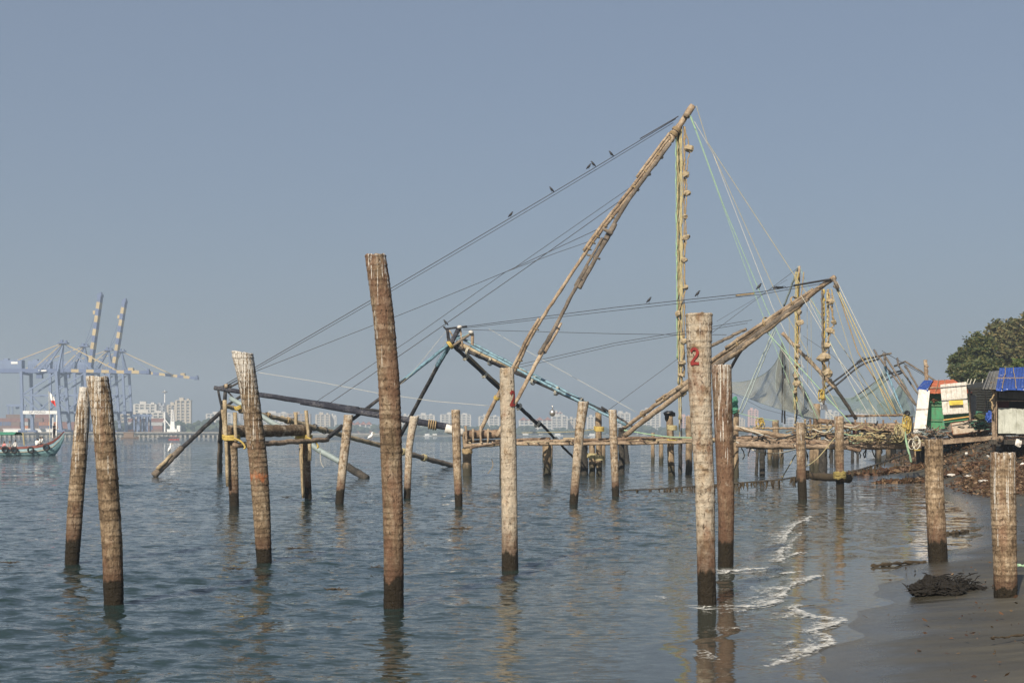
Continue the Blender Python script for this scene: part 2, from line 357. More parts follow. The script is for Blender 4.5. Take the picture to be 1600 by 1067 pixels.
def water_mat():
    t = NT('sea_water'); c = t.new('ShaderNodeTexCoord'); src = c.outputs['Object']
    def mp(sc, rot=0):
        m = t.new('ShaderNodeMapping'); m.inputs['Scale'].default_value = sc; m.inputs['Rotation'].default_value = (0, 0, rot); t.link(src, m.inputs[0]); return m.outputs[0]
    at = t.new('ShaderNodeAttribute', attribute_name='shore'); sh = at.outputs['Fac']       # 0 deep .. 1 at the water's edge
    deep = (0.014, 0.029, 0.029); mid_ = (0.031, 0.043, 0.035); edge = (0.07, 0.063, 0.048)
    patch = t.noise(mp((0.05, 0.12, 1)), 1.0, 3)
    q = t.math('ADD', sh, t.math('MULTIPLY', t.math('SUBTRACT', patch, 0.5), 0.25), True)
    col = t.ramp(q, [(0.0, deep), (0.45, mid_), (0.85, (0.044, 0.044, 0.036)), (1.0, edge)])
    def ncol(sc, rot, detail):
        q_ = t.new('ShaderNodeTexNoise'); q_.inputs['Scale'].default_value = 1.0; q_.inputs['Detail'].default_value = detail; q_.inputs['Roughness'].default_value = 0.66; t.link(mp(sc, rot), q_.inputs['Vector'])
        v_ = t.new('ShaderNodeVectorMath', operation='SUBTRACT'); t.link(q_.outputs['Color'], v_.inputs[0]); v_.inputs[1].default_value = (0.5, 0.5, 0.5); return v_.outputs[0]
    def vsc(v, f):
        q_ = t.new('ShaderNodeVectorMath', operation='SCALE'); t.link(v, q_.inputs[0])
        if isinstance(f, float): q_.inputs['Scale'].default_value = f
        else: t.link(f, q_.inputs['Scale'])
        return q_.outputs[0]
    def vadd(a_, b_):
        q_ = t.new('ShaderNodeVectorMath', operation='ADD'); t.link(a_, q_.inputs[0]); t.link(b_, q_.inputs[1]); return q_.outputs[0]
    geo = t.new('ShaderNodeNewGeometry'); sp_ = t.new('ShaderNodeSeparateXYZ'); t.link(geo.outputs['Position'], sp_.inputs[0])
    far = t.ramp(t.math('DIVIDE', sp_.outputs['Y'], 160.0), [(0.12, 0.0), (0.7, 1.0)])      # where the mesh is too coarse for the chop, the ripple normals carry it
    calm = t.ramp(sh, [(0.25, 1.0), (0.72, 0.16)])
    wind = t.math('ADD', 0.55, t.math('MULTIPLY', t.noise(mp((0.02, 0.05, 1), 0.2), 1.0, 3), 0.9))
    fine_ = t.math('MULTIPLY', t.math('MULTIPLY', t.math('ADD', 1.0, t.math('MULTIPLY', far, 0.35)), calm), wind)
    chop = t.math('MULTIPLY', t.math('MULTIPLY', far, 1.45), wind)
    pert = vadd(vsc(ncol((4.2, 9.0, 1), 0.12, 4.0), fine_), vsc(ncol((1.1, 2.3, 1), -0.15, 3.0), chop))
    fl = t.new('ShaderNodeVectorMath', operation='MULTIPLY'); t.link(pert, fl.inputs[0]); fl.inputs[1].default_value = (0.75, 1.0, 0.0)
    nm_ = t.new('ShaderNodeVectorMath', operation='NORMALIZE'); t.link(vadd(geo.outputs['Normal'], fl.outputs[0]), nm_.inputs[0])
    # foam lace left behind by the swash
    fa = t.new('ShaderNodeAttribute', attribute_name='foam'); fm = fa.outputs['Fac']
    v = t.new('ShaderNodeTexVoronoi', feature='DISTANCE_TO_EDGE'); v.inputs['Scale'].default_value = 5.5
    wv = t.new('ShaderNodeMix', data_type='VECTOR'); wv.inputs[0].default_value = 0.12
    nz = t.new('ShaderNodeTexNoise'); nz.inputs['Scale'].default_value = 3.0; t.link(src, nz.inputs['Vector'])
    t.link(src, wv.inputs[4]); t.link(nz.outputs['Color'], wv.inputs[5]); t.link(wv.outputs[1], v.inputs['Vector'])
    lace = t.math('SUBTRACT', 1.0, t.math('MULTIPLY', v.outputs['Distance'], 5.0), True)
    br = t.noise(mp((3.1, 3.1, 1)), 1.0, 5, 0.7)
    fo = t.ramp(t.math('ADD', t.math('MULTIPLY', fm, 0.75), t.math('ADD', t.math('MULTIPLY', lace, 0.22), t.math('MULTIPLY', t.math('SUBTRACT', br, 0.5), 0.9))), [(0.70, 0.0), (0.95, 0.8)])
    fo = t.math('MULTIPLY', fo, t.math('GREATER_THAN', fm, 0.03))
    col = t.mix(fo, col, (0.62, 0.62, 0.60))
    rg = t.math('ADD', 0.02, t.math('MULTIPLY', fo, 0.7))
    return t.set(col, rg, nm_.outputs[0], IOR=1.333)
M['water'] = water_mat()
water = npmesh('sea_water', V, Fq, M['water']); tag(water, kind='structure')
sv = (V[:, 0] - xw(V[:, 1])) * 0.85
shore = np.clip(1 + sv / (2.5 + 0.16 * np.clip(V[:, 1], 0, 90)), 0, 1) ** 1.0
# foam lines, traced on the water's surface
FOAM = [[(1271, 806), (1262, 812), (1245, 820), (1232, 835), (1226, 850), (1222, 868), (1226, 880)],
        [(1225, 872), (1240, 868), (1262, 862)],
        [(1287, 898), (1262, 908), (1240, 915), (1230, 926), (1222, 938), (1200, 947), (1165, 950), (1128, 951)],
        [(1252, 943), (1246, 952), (1270, 962), (1300, 966), (1321, 969), (1300, 980), (1274, 986), (1292, 994), (1302, 1006), (1285, 1014), (1245, 1028), (1195, 1040)],
        [(1124, 892), (1145, 896), (1175, 893), (1200, 890), (1240, 885)],
        [(1084, 946), (1100, 951), (1122, 949)], [(1018, 930), (1040, 936), (1062, 934)], [(1096, 1014), (1112, 1026), (1132, 1036)],
        [(1120, 1055), (1140, 1062)], [(1205, 915), (1170, 920), (1120, 926)], [(1232, 900), (1190, 906), (1150, 908)], [(1215, 930), (1180, 936), (1140, 938)], [(1180, 978), (1150, 985), (1115, 982)], [(1240, 842), (1232, 856), (1236, 866)], [(1255, 955), (1225, 968), (1200, 975)], [(1262, 1000), (1235, 1006), (1215, 1016)], [(1268, 892), (1225, 898), (1185, 896)], [(1250, 922), (1205, 926), (1160, 930)], [(1210, 945), (1150, 958), (1100, 962)], [(1255, 832), (1240, 846), (1236, 860)]]
fpts = []
for ln in FOAM:
    q = [G(a, b) for a, b in ln]; c = curve(q, 10); fpts.append(np.array([(p.x, p.y) for p in c]))
fo = np.zeros(len(V)); near = (V[:, 1] < 46) & (V[:, 1] > 9) & (V[:, 0] > -2) & (V[:, 0] < 16)
vi = np.where(near)[0]; vxy = V[vi, :2]
for k, c in enumerate(fpts):
    d2 = np.full(len(vi), 1e9)
    for p in c: d2 = np.minimum(d2, ((vxy - p) * np.array([1.0, 0.8])) .__pow__(2).sum(1))
    wid = 0.09 if k not in (4, 5) else 0.2
    fo[vi] = np.maximum(fo[vi], np.exp(-d2 / wid ** 2) * (1.0 if k < 6 else 0.5)); fo[vi] = np.maximum(fo[vi], 0.45 * np.exp(-d2 / 0.6 ** 2))
for nm, arr in (('shore', shore), ('foam', fo)):
    a = water.data.attributes.new(nm, 'FLOAT', 'POINT'); a.data.foreach_set('value', arr.astype(np.float32))

# beach: a sheet following the waterline
by = [1.5]
while by[-1] < 330: by.append(by[-1] + max(0.16, 0.012 * by[-1]))
by = np.array(by); bs = np.concatenate([np.arange(-9, -1, 1.0), np.arange(-1, 5, 0.12), 5 * 1.06 ** np.arange(0, 66)])
BY, BS = np.meshgrid(by, bs, indexing='ij'); BX = BS + xw(BY); BZ = sand_z(BX, BY)
tr = np.array([[mnoise.noise((x * 3.1, y * 3.1, 0)) for x, y in zip(r1, r2)] if r2[0] < 60 else [0] * len(r1) for r1, r2 in zip(BX, BY)])
BZ = BZ + 0.006 * tr * smooth(BS / 1.0)
V = np.stack([BX.ravel(), BY.ravel(), BZ.ravel()], 1); nr, nc = BX.shape; idx = np.arange(nr * nc).reshape(nr, nc)
Fq = np.stack([idx[:-1, :-1].ravel(), idx[:-1, 1:].ravel(), idx[1:, 1:].ravel(), idx[1:, :-1].ravel()], 1)
def sand_mat():
    t = NT('wet_sand'); v = t.coord(); g = t.new('ShaderNodeNewGeometry'); sep = t.new('ShaderNodeSeparateXYZ'); t.link(g.outputs['Position'], sep.inputs[0]); z = sep.outputs['Z']
    big = t.noise(v, 0.55, 4); med = t.noise(v, 4, 5); fine = t.noise(v, 160, 3)
    mm = t.new('ShaderNodeMapping'); mm.inputs['Scale'].default_value = (0.5, 2.4, 1); mm.inputs['Rotation'].default_value = (0, 0, 0.9); t.link(v, mm.inputs[0])
    strk = t.noise(mm.outputs[0], 1.0, 5, 0.6)
    f = t.math('ADD', t.math('MULTIPLY', big, 0.35), t.math('ADD', t.math('MULTIPLY', strk, 0.45), t.math('MULTIPLY', fine, 0.2)))
    col = t.ramp(f, [(0.38, (0.034, 0.032, 0.023)), (0.5, (0.057, 0.052, 0.038)), (0.62, (0.092, 0.084, 0.061))])
    wet = t.ramp(t.math('ADD', z, t.math('MULTIPLY', t.math('SUBTRACT', strk, 0.5), 0.13)), [(0.0, 1.0), (0.035, 0.92), (0.085, 0.5), (0.2, 0.0)])
    col = t.mix(t.math('MULTIPLY', wet, 0.55), col, (0.034, 0.031, 0.025))
    rg = t.math('SUBTRACT', t.math('ADD', 0.72, t.math('MULTIPLY', med, 0.2)), t.math('MULTIPLY', wet, 0.68))
    return t.set(col, rg, t.bump(t.math('ADD', t.math('MULTIPLY', fine, 0.3), med), 0.35, 0.012))
M['sand'] = sand_mat()
beach = npmesh('beach_sand', V, Fq, M['sand']); tag(beach, kind='structure')

# far shore: low ground behind the harbour, and its woods
M['far_ground'] = rough_mat('far_ground', (0.16, 0.15, 0.11), 0.4, 0.02, 0.95, 0.0)
mb = MB(); n = 60
top = []; xsn = np.linspace(-1180, 1180, n)
for x in xsn:
    e = 1290 if x < -260 else 1640 + 60 * math.sin(x * 0.01)
    top.append(e + 12 * math.sin(x * 0.05))
for i in range(n - 1):
    a, b = top[i], top[i + 1]; x0, x1 = xsn[i], xsn[i + 1]
    mb.quad((x0, a, -2), (x1, b, -2), (x1, b + 3, 1.2), (x0, a + 3, 1.2)); mb.quad((x0, a + 3, 1.2), (x1, b + 3, 1.2), (x1, 3100, 1.6), (x0, 3100, 1.6))
tag(mb.build('far_shore', M['far_ground']), kind='structure')
def leaf_mat(name, a, b, c):
    t = NT(name); g = t.new('ShaderNodeNewGeometry'); col = t.ramp(g.outputs['Random Per Island'], [(0.0, a), (0.5, b), (1.0, c)])
    m = t.set(col, 0.75); t.b.inputs['Subsurface Weight'].default_value = 0.0
    return m
M['wood'] = leaf_mat('far_woods', (0.02, 0.036, 0.016), (0.035, 0.055, 0.022), (0.055, 0.075, 0.03))
mb = MB(); rnd = random.Random(5)
def woods(px0, px1, ytop, d0, d1, n, hvar=0.5):
    for _ in range(n):
        d = rnd.uniform(d0, d1); px = rnd.uniform(px0, px1); hmax = (HY - ytop(px)) * d / F + CH
        h = hmax * rnd.uniform(1 - hvar, 1); r = rnd.uniform(2.2, 4.6)
        c = P(px, 0, d); c.z = max(h - r * 0.8, 2.0)
        mb.blob(c, (r * rnd.uniform(0.9, 1.5), r, r * rnd.uniform(0.7, 1)), 7, 5, 0.22)
def yl(px): return 657 + 3.5 * math.sin(px * 0.07) + 2 * math.sin(px * 0.17 + 1)
def yr(px): return 664.5 + 2 * math.sin(px * 0.03) + 1.5 * math.sin(px * 0.11 + 2)
random.seed(5)
woods(-60, 345, yl, 1310, 1420, 620); woods(330, 760, yr, 1670, 1800, 700); woods(740, 1640, lambda p: yr(p) + 2.5, 1700, 1850, 900)
tag(mb.build('distant_woods', M['wood'], smooth=False), 'dark green belt of hazy trees along the far shore below the tower blocks', 'woods', kind='stuff')

# ================================================================ FOREGROUND POSTS (sawn coconut trunks)
def trunk_attr(me, arr, tone_arr):
    a = me.attributes.new('scar', 'FLOAT', 'POINT'); a.data.foreach_set('value', np.array(arr, dtype=np.float32))
    a = me.attributes.new('tone', 'FLOAT', 'POINT'); a.data.foreach_set('value', np.array(tone_arr, dtype=np.float32))
def trunk(name, prof, d, label, ring=0.11, zbase=0.0, below=0.9, seed=0, sides=26, tilt_top=0.0, group='sawn trunk posts standing in the shallows', parent=None, cat='post', amp=0.035, rough=1.0, **mk):
    """prof: (centre px, row px, width px) from foot to cut top, at depth d"""
    rnd = random.Random(seed + 11)
    base = P(prof[0][0], prof[0][1], d); base.z = zbase
    pz = [P(a, b, d) for a, b, c in prof]; pz[0].z = zbase
    rr = [c / 2 * d / F for a, b, c in prof]
    zs = [p.z for p in pz]; h = zs[-1] - zbase
    # below the water line the trunk goes on
    k = (pz[1] - pz[0]) / max(1e-6, (pz[1].z - pz[0].z))
    n = int((h + below) / (0.014 if sides > 20 else 0.024)) + 1; zz = np.linspace(-below, h, n)
    cx = np.interp(zz, [q - zbase for q in zs], [p.x for p in pz]); cr = np.interp(zz, [q - zbase for q in zs], rr)
    # smooth the polyline
    kn = 39 if sides > 20 else 21; ker = np.hanning(kn); ker /= ker.sum()
    cx = np.convolve(np.pad(cx, kn // 2, mode='edge'), ker, 'valid'); cr = np.convolve(np.pad(cr, kn // 2, mode='edge'), ker, 'valid')
    cx = np.where(zz < 0, base.x + k.x * zz, cx)
    # leaf-scar rings: irregular saw-tooth
    scar = []; q = -below
    while q < h + 0.3: scar.append(q); q += ring * rnd.uniform(0.6, 1.45)
    scar = np.array(scar); j = np.searchsorted(scar, zz, side='right') - 1; j = np.clip(j, 0, len(scar) - 2)
    tt = (zz - scar[j]) / (scar[j + 1] - scar[j]); depth = np.array([rnd.uniform(0.4, 1.3) for _ in scar])[j]
    saw = 1.25 * amp * depth * (0.55 - tt) + amp * 0.45 * np.exp(-((tt) / 0.14) ** 2) * depth
    V = []; SC = []; TN = []; tv = np.array([rnd.uniform(0.12, 0.88) for _ in scar])[j] + 0.12 * (0.5 - tt); scl = np.exp(-((np.minimum(tt, 1 - tt)) / 0.17) ** 2) * np.clip(depth, 0, 1)
    for i in range(n):
        for a in range(sides):
            th = 2 * math.pi * a / sides
            nz = mnoise.noise((math.cos(th) * 1.2 + seed, math.sin(th) * 1.2, zz[i] * 0.9)) * 0.055 + mnoise.noise((math.cos(th) * 5 + seed, math.sin(th) * 5, zz[i] * 6)) * 0.022 * rough + mnoise.noise((math.cos(th) * 11 + seed, math.sin(th) * 11, zz[i] * 23)) * 0.014 * rough
            wv = 0.03 * mnoise.noise((math.cos(th) * 1.5, math.sin(th) * 1.5, seed * 3.3))
            r_ = cr[i] * (1 + saw[min(n - 1, max(0, i + int(wv * 80)))] + nz)
            zt = zz[i]
            if i >= n - 5: zt += tilt_top * math.cos(th) * cr[i] + 0.02 * mnoise.noise((math.cos(th) * 3 + seed, math.sin(th) * 3, 1))
            if i == n - 1: r_ *= 0.93
            TN.append(tv[min(n - 1, max(0, i + int(wv * 80)))])
            SC.append(scl[min(n - 1, max(0, i + int(wv * 80)))] * (0.35 + 0.65 * max(0, min(1, 0.5 + 1.4 * mnoise.noise((math.cos(th) * 2 + seed, math.sin(th) * 2, zz[i] * 2.2))))))
            V.append((cx[i] - base.x + r_ * math.cos(th), r_ * math.sin(th), zt))
    Fc = []
    for i in range(n - 1):
        for a in range(sides):
            b = (a + 1) % sides; Fc.append((i * sides + a, i * sides + b, (i + 1) * sides + b, (i + 1) * sides + a))
    # the sawn top is a shallow dish
    m0 = (n - 1) * sides; c0 = len(V)
    for a in range(sides):
        v = V[m0 + a]; V.append(((v[0] - (cx[-1] - base.x)) * 0.5 + cx[-1] - base.x, v[1] * 0.5, v[2] - 0.012))
    V.append((cx[-1] - base.x, 0, V[m0][2] * 0 + h - 0.02))
    for a in range(sides):
        b = (a + 1) % sides; Fc.append((m0 + a, m0 + b, c0 + b, c0 + a)); Fc.append((c0 + a, c0 + b, c0 + sides))
    me = bpy.data.meshes.new(name); me.from_pydata(V, [], Fc); me.update(); me.polygons.foreach_set('use_smooth', [True] * len(me.polygons))
    trunk_attr(me, SC + [0.0] * (len(V) - len(SC)), TN + [0.6] * (len(V) - len(TN))); me.materials.append(trunk_mat(name + '_bark', h, seed=seed, **mk))
    o = bpy.data.objects.new(name, me); S.collection.objects.link(o); o.location = base; OFF[o] = Vector(base)
    if parent: o.parent = parent; o.location = base - OFF[parent]; OFF[o] = OFF[parent]
    else: tag(o, label, cat, group)
    return o, (zz, cx, cr, base)
def painted(o, info, strokes, row0, row1, ang0, ang1, d, wd=0.022):
    """brush strokes in (u, v) 0..1 wrapped on the trunk's surface between two photo rows and two angles"""
    zz, cx, cr, base = info; mb = MB()
    z0 = P(0, row0, d).z - base.z; z1 = P(0, row1, d).z - base.z
    for st in strokes:
        pts = curve([Vector((u, v, 0)) for u, v in st], 6)
        rows = []
        for i, p in enumerate(pts):
            a = pts[max(0, i - 1)]; b = pts[min(len(pts) - 1, i + 1)]; t = (b - a).normalized(); nr_ = Vector((-t.y, t.x, 0))
            row = []
            for sgn in (-1, -0.33, 0.33, 1):
                z = lerp(z1, z0, p.y) + nr_.y * wd * sgn; r_ = np.interp(z, zz, cr) * 1.085 + 0.004
                th = lerp(ang0, ang1, p.x) + nr_.x * wd * sgn / r_
                row.append(Vector((np.interp(z, zz, cx) + r_ * math.sin(th), base.y - r_ * math.cos(th), base.z + z)))
            rows.append(row)
        for i in range(len(rows) - 1):
            for j in range(3): mb.quad(rows[i][j], rows[i][j + 1], rows[i + 1][j + 1], rows[i + 1][j])
    q = mb.build('painted_number', M['red_paint'], o); return q
TWO = [[(0.05, 0.80), (0.25, 0.97), (0.65, 0.98), (0.85, 0.78), (0.72, 0.55), (0.4, 0.32), (0.05, 0.04), (0.5, 0.06), (1.0, 0.05)]]

trunk('trunk_post', [(112, 880, 22), (117, 800, 24), (122, 740, 24), (128, 660, 22), (133, 605, 17)], 26.4,
      'leaning brown trunk post at far left, tucked behind the thicker leftmost post', seed=1, white=0.25, drop=1.25, red=0.2, wet=0.62, tone=1.15)
trunk('trunk_post', [(178, 945, 30), (175, 850, 32), (169, 760, 32), (163, 680, 33), (157, 620, 34), (151, 588, 34)], 20.0,
      'thick brown trunk post at left, white streaks below its cut top', seed=2, white=0.15, drop=1.0, red=0.1, wet=0.44, amp=0.03, tone=1.15)
trunk('trunk_post', [(413, 880, 24), (409, 800, 27), (403, 720, 29), (394, 640, 29), (386, 590, 30), (378, 550, 34)], 26.4,
      'trunk post with flared white-streaked top, standing before the log frame', seed=3, white=0.22, drop=1.25, red=0.2, wet=0.36, rust=1.62, tilt_top=-0.12)
trunk('trunk_post', [(615, 950, 31), (615, 870, 31), (614, 800, 32), (611, 700, 34), (608, 600, 33), (600, 500, 34), (592, 435, 34), (586, 398, 33)], 19.6,
      'tallest dark reddish trunk post, gently curved, in the middle of the shallows', seed=4, white=0.05, drop=0.75, red=0.75, wet=0.52, tone=1.0, ring=0.09, amp=0.03)
o5, i5 = trunk('trunk_post', [(797, 890, 26), (796, 800, 25), (795, 700, 25), (793, 620, 24), (792, 575, 22)], 25.2,
      'pale whitish trunk post with a red painted mark, in front of the pier end', seed=5, white=0.95, tone=1.5, drop=0.35, red=0.2, wet=0.42, ring=0.14, amp=0.02)
painted(o5, i5, TWO, 612, 634, 0.35, 1.05, 25.2, 0.024)
o6, i6 = trunk('trunk_post', [(1105, 945, 29), (1103, 850, 29), (1101, 760, 30), (1097, 680, 32), (1093, 590, 37), (1092, 520, 40), (1092, 490, 43)], 20.0,
      'tall pale flaring trunk post with a red figure 2, standing in the surf', seed=6, white=0.85, tone=1.35, drop=0.5, red=0.45, wet=0.62, ring=0.10, amp=0.03)
painted(o6, i6, TWO, 546, 570, -0.80, -0.16, 20.0, 0.020)
trunk('trunk_post', [(1134, 885, 24), (1135, 800, 25), (1132, 700, 28), (1129, 620, 30), (1127, 570, 31)], 25.8,
      'red-brown trunk post mottled white, right behind the pale post with the figure 2', seed=7, white=0.42, drop=0.9, red=0.95, wet=0.62, tone=0.95, ring=0.15, amp=0.012)
trunk('trunk_post', [(1466, 880, 29), (1463, 830, 29), (1460, 760, 29), (1459, 686, 28)], 26.4,
      'short pale brown trunk post at the edge of the beach', seed=8, white=0.45, drop=0.5, red=0.15, wet=0.5, ring=0.13, tone=1.45, zbase=0.02, amp=0.015)
trunk('trunk_post', [(1571, 930, 35), (1570, 880, 36), (1568, 800, 38), (1567, 707, 38)], 19.9,
      'thick brown trunk post on the dark sand at far right', seed=9, white=0.28, drop=0.8, red=0.35, wet=0.20, ring=0.07, zbase=0.14, amp=0.03, tone=1.3)
MID = [([(530, 786, 13), (537, 716, 14), (545, 648, 15)], 'slender pale post leaning right, between the log frame and the tallest dark post', 0.75, 0.2),
       ([(636, 778, 11), (639, 700, 11), (643, 675, 12), (648, 650, 15)], 'slender bent post with white flank, just right of the tallest dark post', 0.85, 0.5),
       ([(717, 791, 12), (714, 716, 13), (712, 640, 14)], 'slender straight tan post left of the log pier end', 0.55, 0.3),
       ([(896, 788, 13), (902, 716, 14), (906, 670, 15), (912, 627, 17)], 'pale post leaning right in front of the log pier', 0.65, 0.2),
       ([(962, 778, 11), (960, 716, 12), (957, 640, 13)], 'slender straight pale post with rotten top in front of the mast foot', 0.6, 0.2),
       ([(1254, 780, 14), (1252, 730, 14), (1250, 660, 14)], 'brown post with weedy collar, left of two joined by a sunken log', 0.3, 0.2),
       ([(1313, 779, 12), (1312, 720, 13), (1311, 650, 15)], 'pale brown post with yellow rope collar, right of two joined by a sunken log', 0.4, 0.3)]
for k, (pf, lb, wh, rd) in enumerate(MID):
    d = F * CH / (pf[0][1] - HY)
    trunk('slim_post', pf, d, lb, seed=20 + k, white=wh, drop=0.7, red=rd, wet=0.55 if k < 5 else 0.95, ring=0.16, sides=16, amp=0.025, tone=1.35, group='slender posts farther out')

# ================================================================ FISHING RIGS, LOG FRAME, PIER
def pole(par, name, a, b, r0, r1, mat, n=14, wob=0.02, sides=9, bow=0.0, knots=0, jit=0.06):
    a = Vector(a); b = Vector(b); pts = line(a, b, n, bow, wob); rad = [lerp(r0, r1, i / n) for i in range(n + 1)]
    if knots:
        m = n * 3; pts = [pts[i // 3].lerp(pts[min(i // 3 + 1, n)], (i % 3) / 3) for i in range(m + 1)]
        rad = [lerp(r0, r1, i / m) * (1.16 if i % knots == 0 else 1.0) for i in range(m + 1)]
    return MB().tube(pts, rad, sides, True, jit).build(name, mat, par, smooth=True)
def rope(par, name, pts, r, mat, sides=5):
    return MB().tube(pts, r, sides).build(name, mat, par, smooth=True)
def lash(par, a, b, t, r, mat, turns=4, width=0.25, thick=0.025, name='lashing'):
    """rope wound round a pole at fraction t"""
    a = Vector(a); b = Vector(b); ax = (b - a).normalized(); c = a.lerp(b, t); u = ax.orthogonal().normalized(); w_ = ax.cross(u)
    pts = []; n = turns * 10
    for i in range(n + 1):
        an = 2 * math.pi * i / 10; q = r * random.uniform(1.0, 1.12)
        pts.append(c + ax * (i / n - 0.5) * width + (u * math.cos(an) + w_ * math.sin(an)) * q)
    return MB().tube(pts, thick, 5).build(name, mat, par, smooth=True)
def string_of_stones(label, top, bot, stones, d, cols, rmat, size=0.15):
    root = empty('counterweight_string', P(bot[0], bot[1], d), label, 'counterweights', 'strings of counterweight stones')
    for k, (dx0, dx1, m, y1, r_) in enumerate(cols):
        a = P(top[0] + dx0, top[1], d + 0.1 * (k % 3)); b = P(bot[0] + dx1, y1, d + 0.1 * (k % 3))
        n = 26; pts = line(a, b, n, 0, 0.025); n = 60; pts = line(a, b, n, 0, 0.02); rad = [r_ * random.choice([.6, .8, .8, 1, 1.1, 1.6]) for _ in range(n + 1)]
        MB().tube(pts, rad, 6).build('rope', M[m], root, smooth=True)
    prev = P(top[0] + 10, top[1], d - 0.15)
    for (sx, sy, sw) in stones:
        c = P(sx, sy, d - 0.15); s = sw * d / F / 2 * 1.3; hgt = s * random.uniform(0.8, 1.1)
        mb = MB(); q = Matrix.Rotation(random.uniform(-.5, .5), 3, 'Y') @ Matrix.Rotation(random.uniform(0, 3), 3, 'Z')
        mb.blob(c, (s * 1.15, s * 0.8, hgt * 0.85), 7, 5, 0.26, q)
        st = mb.build('stone', M['stone'], root)
        sl = MB().tube([c + Vector((0, 0, hgt * 0.6)), c + Vector((random.uniform(-.05, .05), -s * 0.9, 0)), c - Vector((0, 0, hgt * 1.02)), c + Vector((0.02, s * 0.9, 0)), c + Vector((0, 0, hgt * 0.6))], 0.022, 5)
        sl.tube(line(c + Vector((0, 0, hgt * 0.6)), prev, 6, 0, 0.03), [0.03, 0.045, 0.03, 0.04, 0.03, 0.04, 0.03], 5)
        sl.build('sling', M['rope_b'], st, smooth=True)
        prev = c - Vector((0, 0, hgt))
    return root

# ---- nearest rig: tall mast over the pier, boom lowered to the left
rig = empty('lift_net', P(752, 690, 80), 'tallest fishing rig: bare twin-pole mast above the pier, navy boom lowered to the left', 'fishing rig', 'shore-operated lift nets')
HUB1 = P(340, 607, 82); TIP1 = P(1082, 167, 80); A1 = P(748, 680, 83); B1 = P(776, 682, 77); JN = P(1052, 214, 80)
def mast(par, base, tip, segs, mat, mat2=None):
    """overlapping lashed lengths from base to tip: segs of (t0, t1, r0, r1, off, dark)"""
    base = Vector(base); tip = Vector(tip); ax = (tip - base).normalized(); side = Vector((-ax.z, 0, ax.x)).normalized()
    for t0, t1, r0, r1, off, dk in segs:
        a = base.lerp(tip, t0) + side * off + Vector((0, -abs(off) * 0.6, 0)); b = base.lerp(tip, t1) + side * off * 0.4
        pole(par, 'mast_pole', a, b, r0, r1, mat2 if dk else mat, n=16, wob=0.022, sides=10, jit=0.09)
PA = curve([P(748, 678, 83), P(778, 618, 82), P(804, 578, 81.5), P(832, 523, 81), P(877, 453, 80.5), P(939, 361, 80), P(991, 296, 79.9), P(1052, 214, 79.8)], 10)
PB_ = curve([P(776, 682, 77), P(808, 624, 77.5), P(842, 560, 78), P(867, 518, 78.3), P(906, 443, 78.8), P(949, 368, 79.3), P(985, 309, 79.6), P(1050, 220, 79.7)], 10)
def along(path, t): i = t * (len(path) - 1); k = min(int(i), len(path) - 2); return path[k].lerp(path[k + 1], i - k)
def mast_poly(par, path, segs, mat, mat2):
    for t0, t1, r0, r1, off, dk in segs:
        pts = []; n = max(6, int((t1 - t0) * 60)); rad = []
        for i in range(n + 1):
            t = lerp(t0, t1, i / n); p = along(path, t); q = along(path, min(1, t + 0.02)) - along(path, max(0, t - 0.02)); sd_ = Vector((-q.z, 0, q.x)).normalized()
            pts.append(p + sd_ * off + Vector((random.uniform(-.012, .012), -abs(off) * .5, random.uniform(-.012, .012)))); rad.append(lerp(r0, r1, i / n) * random.uniform(.92, 1.08))
        MB().tube(pts, rad, 10, True, 0.08).build('mast_pole', mat2 if dk else mat, par, smooth=True)
mast_poly(rig, PA, [(0, .40, .12, .11, 0, 0), (.27, .48, .10, .08, .16, 0), (.38, .74, .10, .10, 0.02, 0), (.66, .80, .10, .09, .15, 0), (.70, 1, .12, .13, 0, 0), (.80, .99, .09, .09, .17, 0), (.88, 1, .08, .07, .30, 0)], M['mast'], M['mast_dark'])
mast_poly(rig, PB_, [(0, .36, .11, .11, 0, 0), (.30, .62, .11, .10, .10, 1), (.32, .46, .09, .07, -.10, 0), (.56, .76, .13, .11, -.08, 1), (.56, .70, .08, .08, .16, 1), (.68, .99, .12, .11, 0, 1)], M['mast'], M['mast_dark'])
mast(rig, P(1004, 280, 79.8), TIP1, [(0, 1.0, 0.14, 0.16, 0.0, 0), (0.1, 0.75, 0.09, 0.09, 0.16, 0), (0.2, 0.86, 0.08, 0.09, -0.15, 0), (0.45, 0.95, 0.09, 0.10, 0.1, 0)], M['mast'])
pole(rig, 'mast_tip', P(1072, 183, 79.7), P(1083, 165, 79.6), 0.21, 0.19, M['mast'], n=3, sides=7)
pole(rig, 'spreader', P(941, 357, 79), P(957, 366, 79), 0.08, 0.12, M['mast_dark'], n=3); pole(rig, 'spreader', P(917, 398, 79), P(938, 405, 79), 0.06, 0.06, M['mast_dark'], n=3)
for t in (.30, .33, .45, .67, .685, .70, .73, .76): lash(rig, along(PA, t - .01), along(PA, t + .01), .5, .16, M['rope_b'], 2, .07, .018)
for t in (.32, .44, .58, .70): lash(rig, along(PB_, t - .01), along(PB_, t + .01), .5, .17, M['cable'], 2, .07, .018)
for t in (.86, .9, .94): lash(rig, along(PA, t - .01), along(PA, t + .01), .5, .24, M['rope_b'], 3, .14, .02)
for t in (0.55, 0.62, 0.68): lash(rig, P(1004, 280, 79.8), TIP1, t, 0.22, M['rope_b'], 4, 0.2, 0.022)
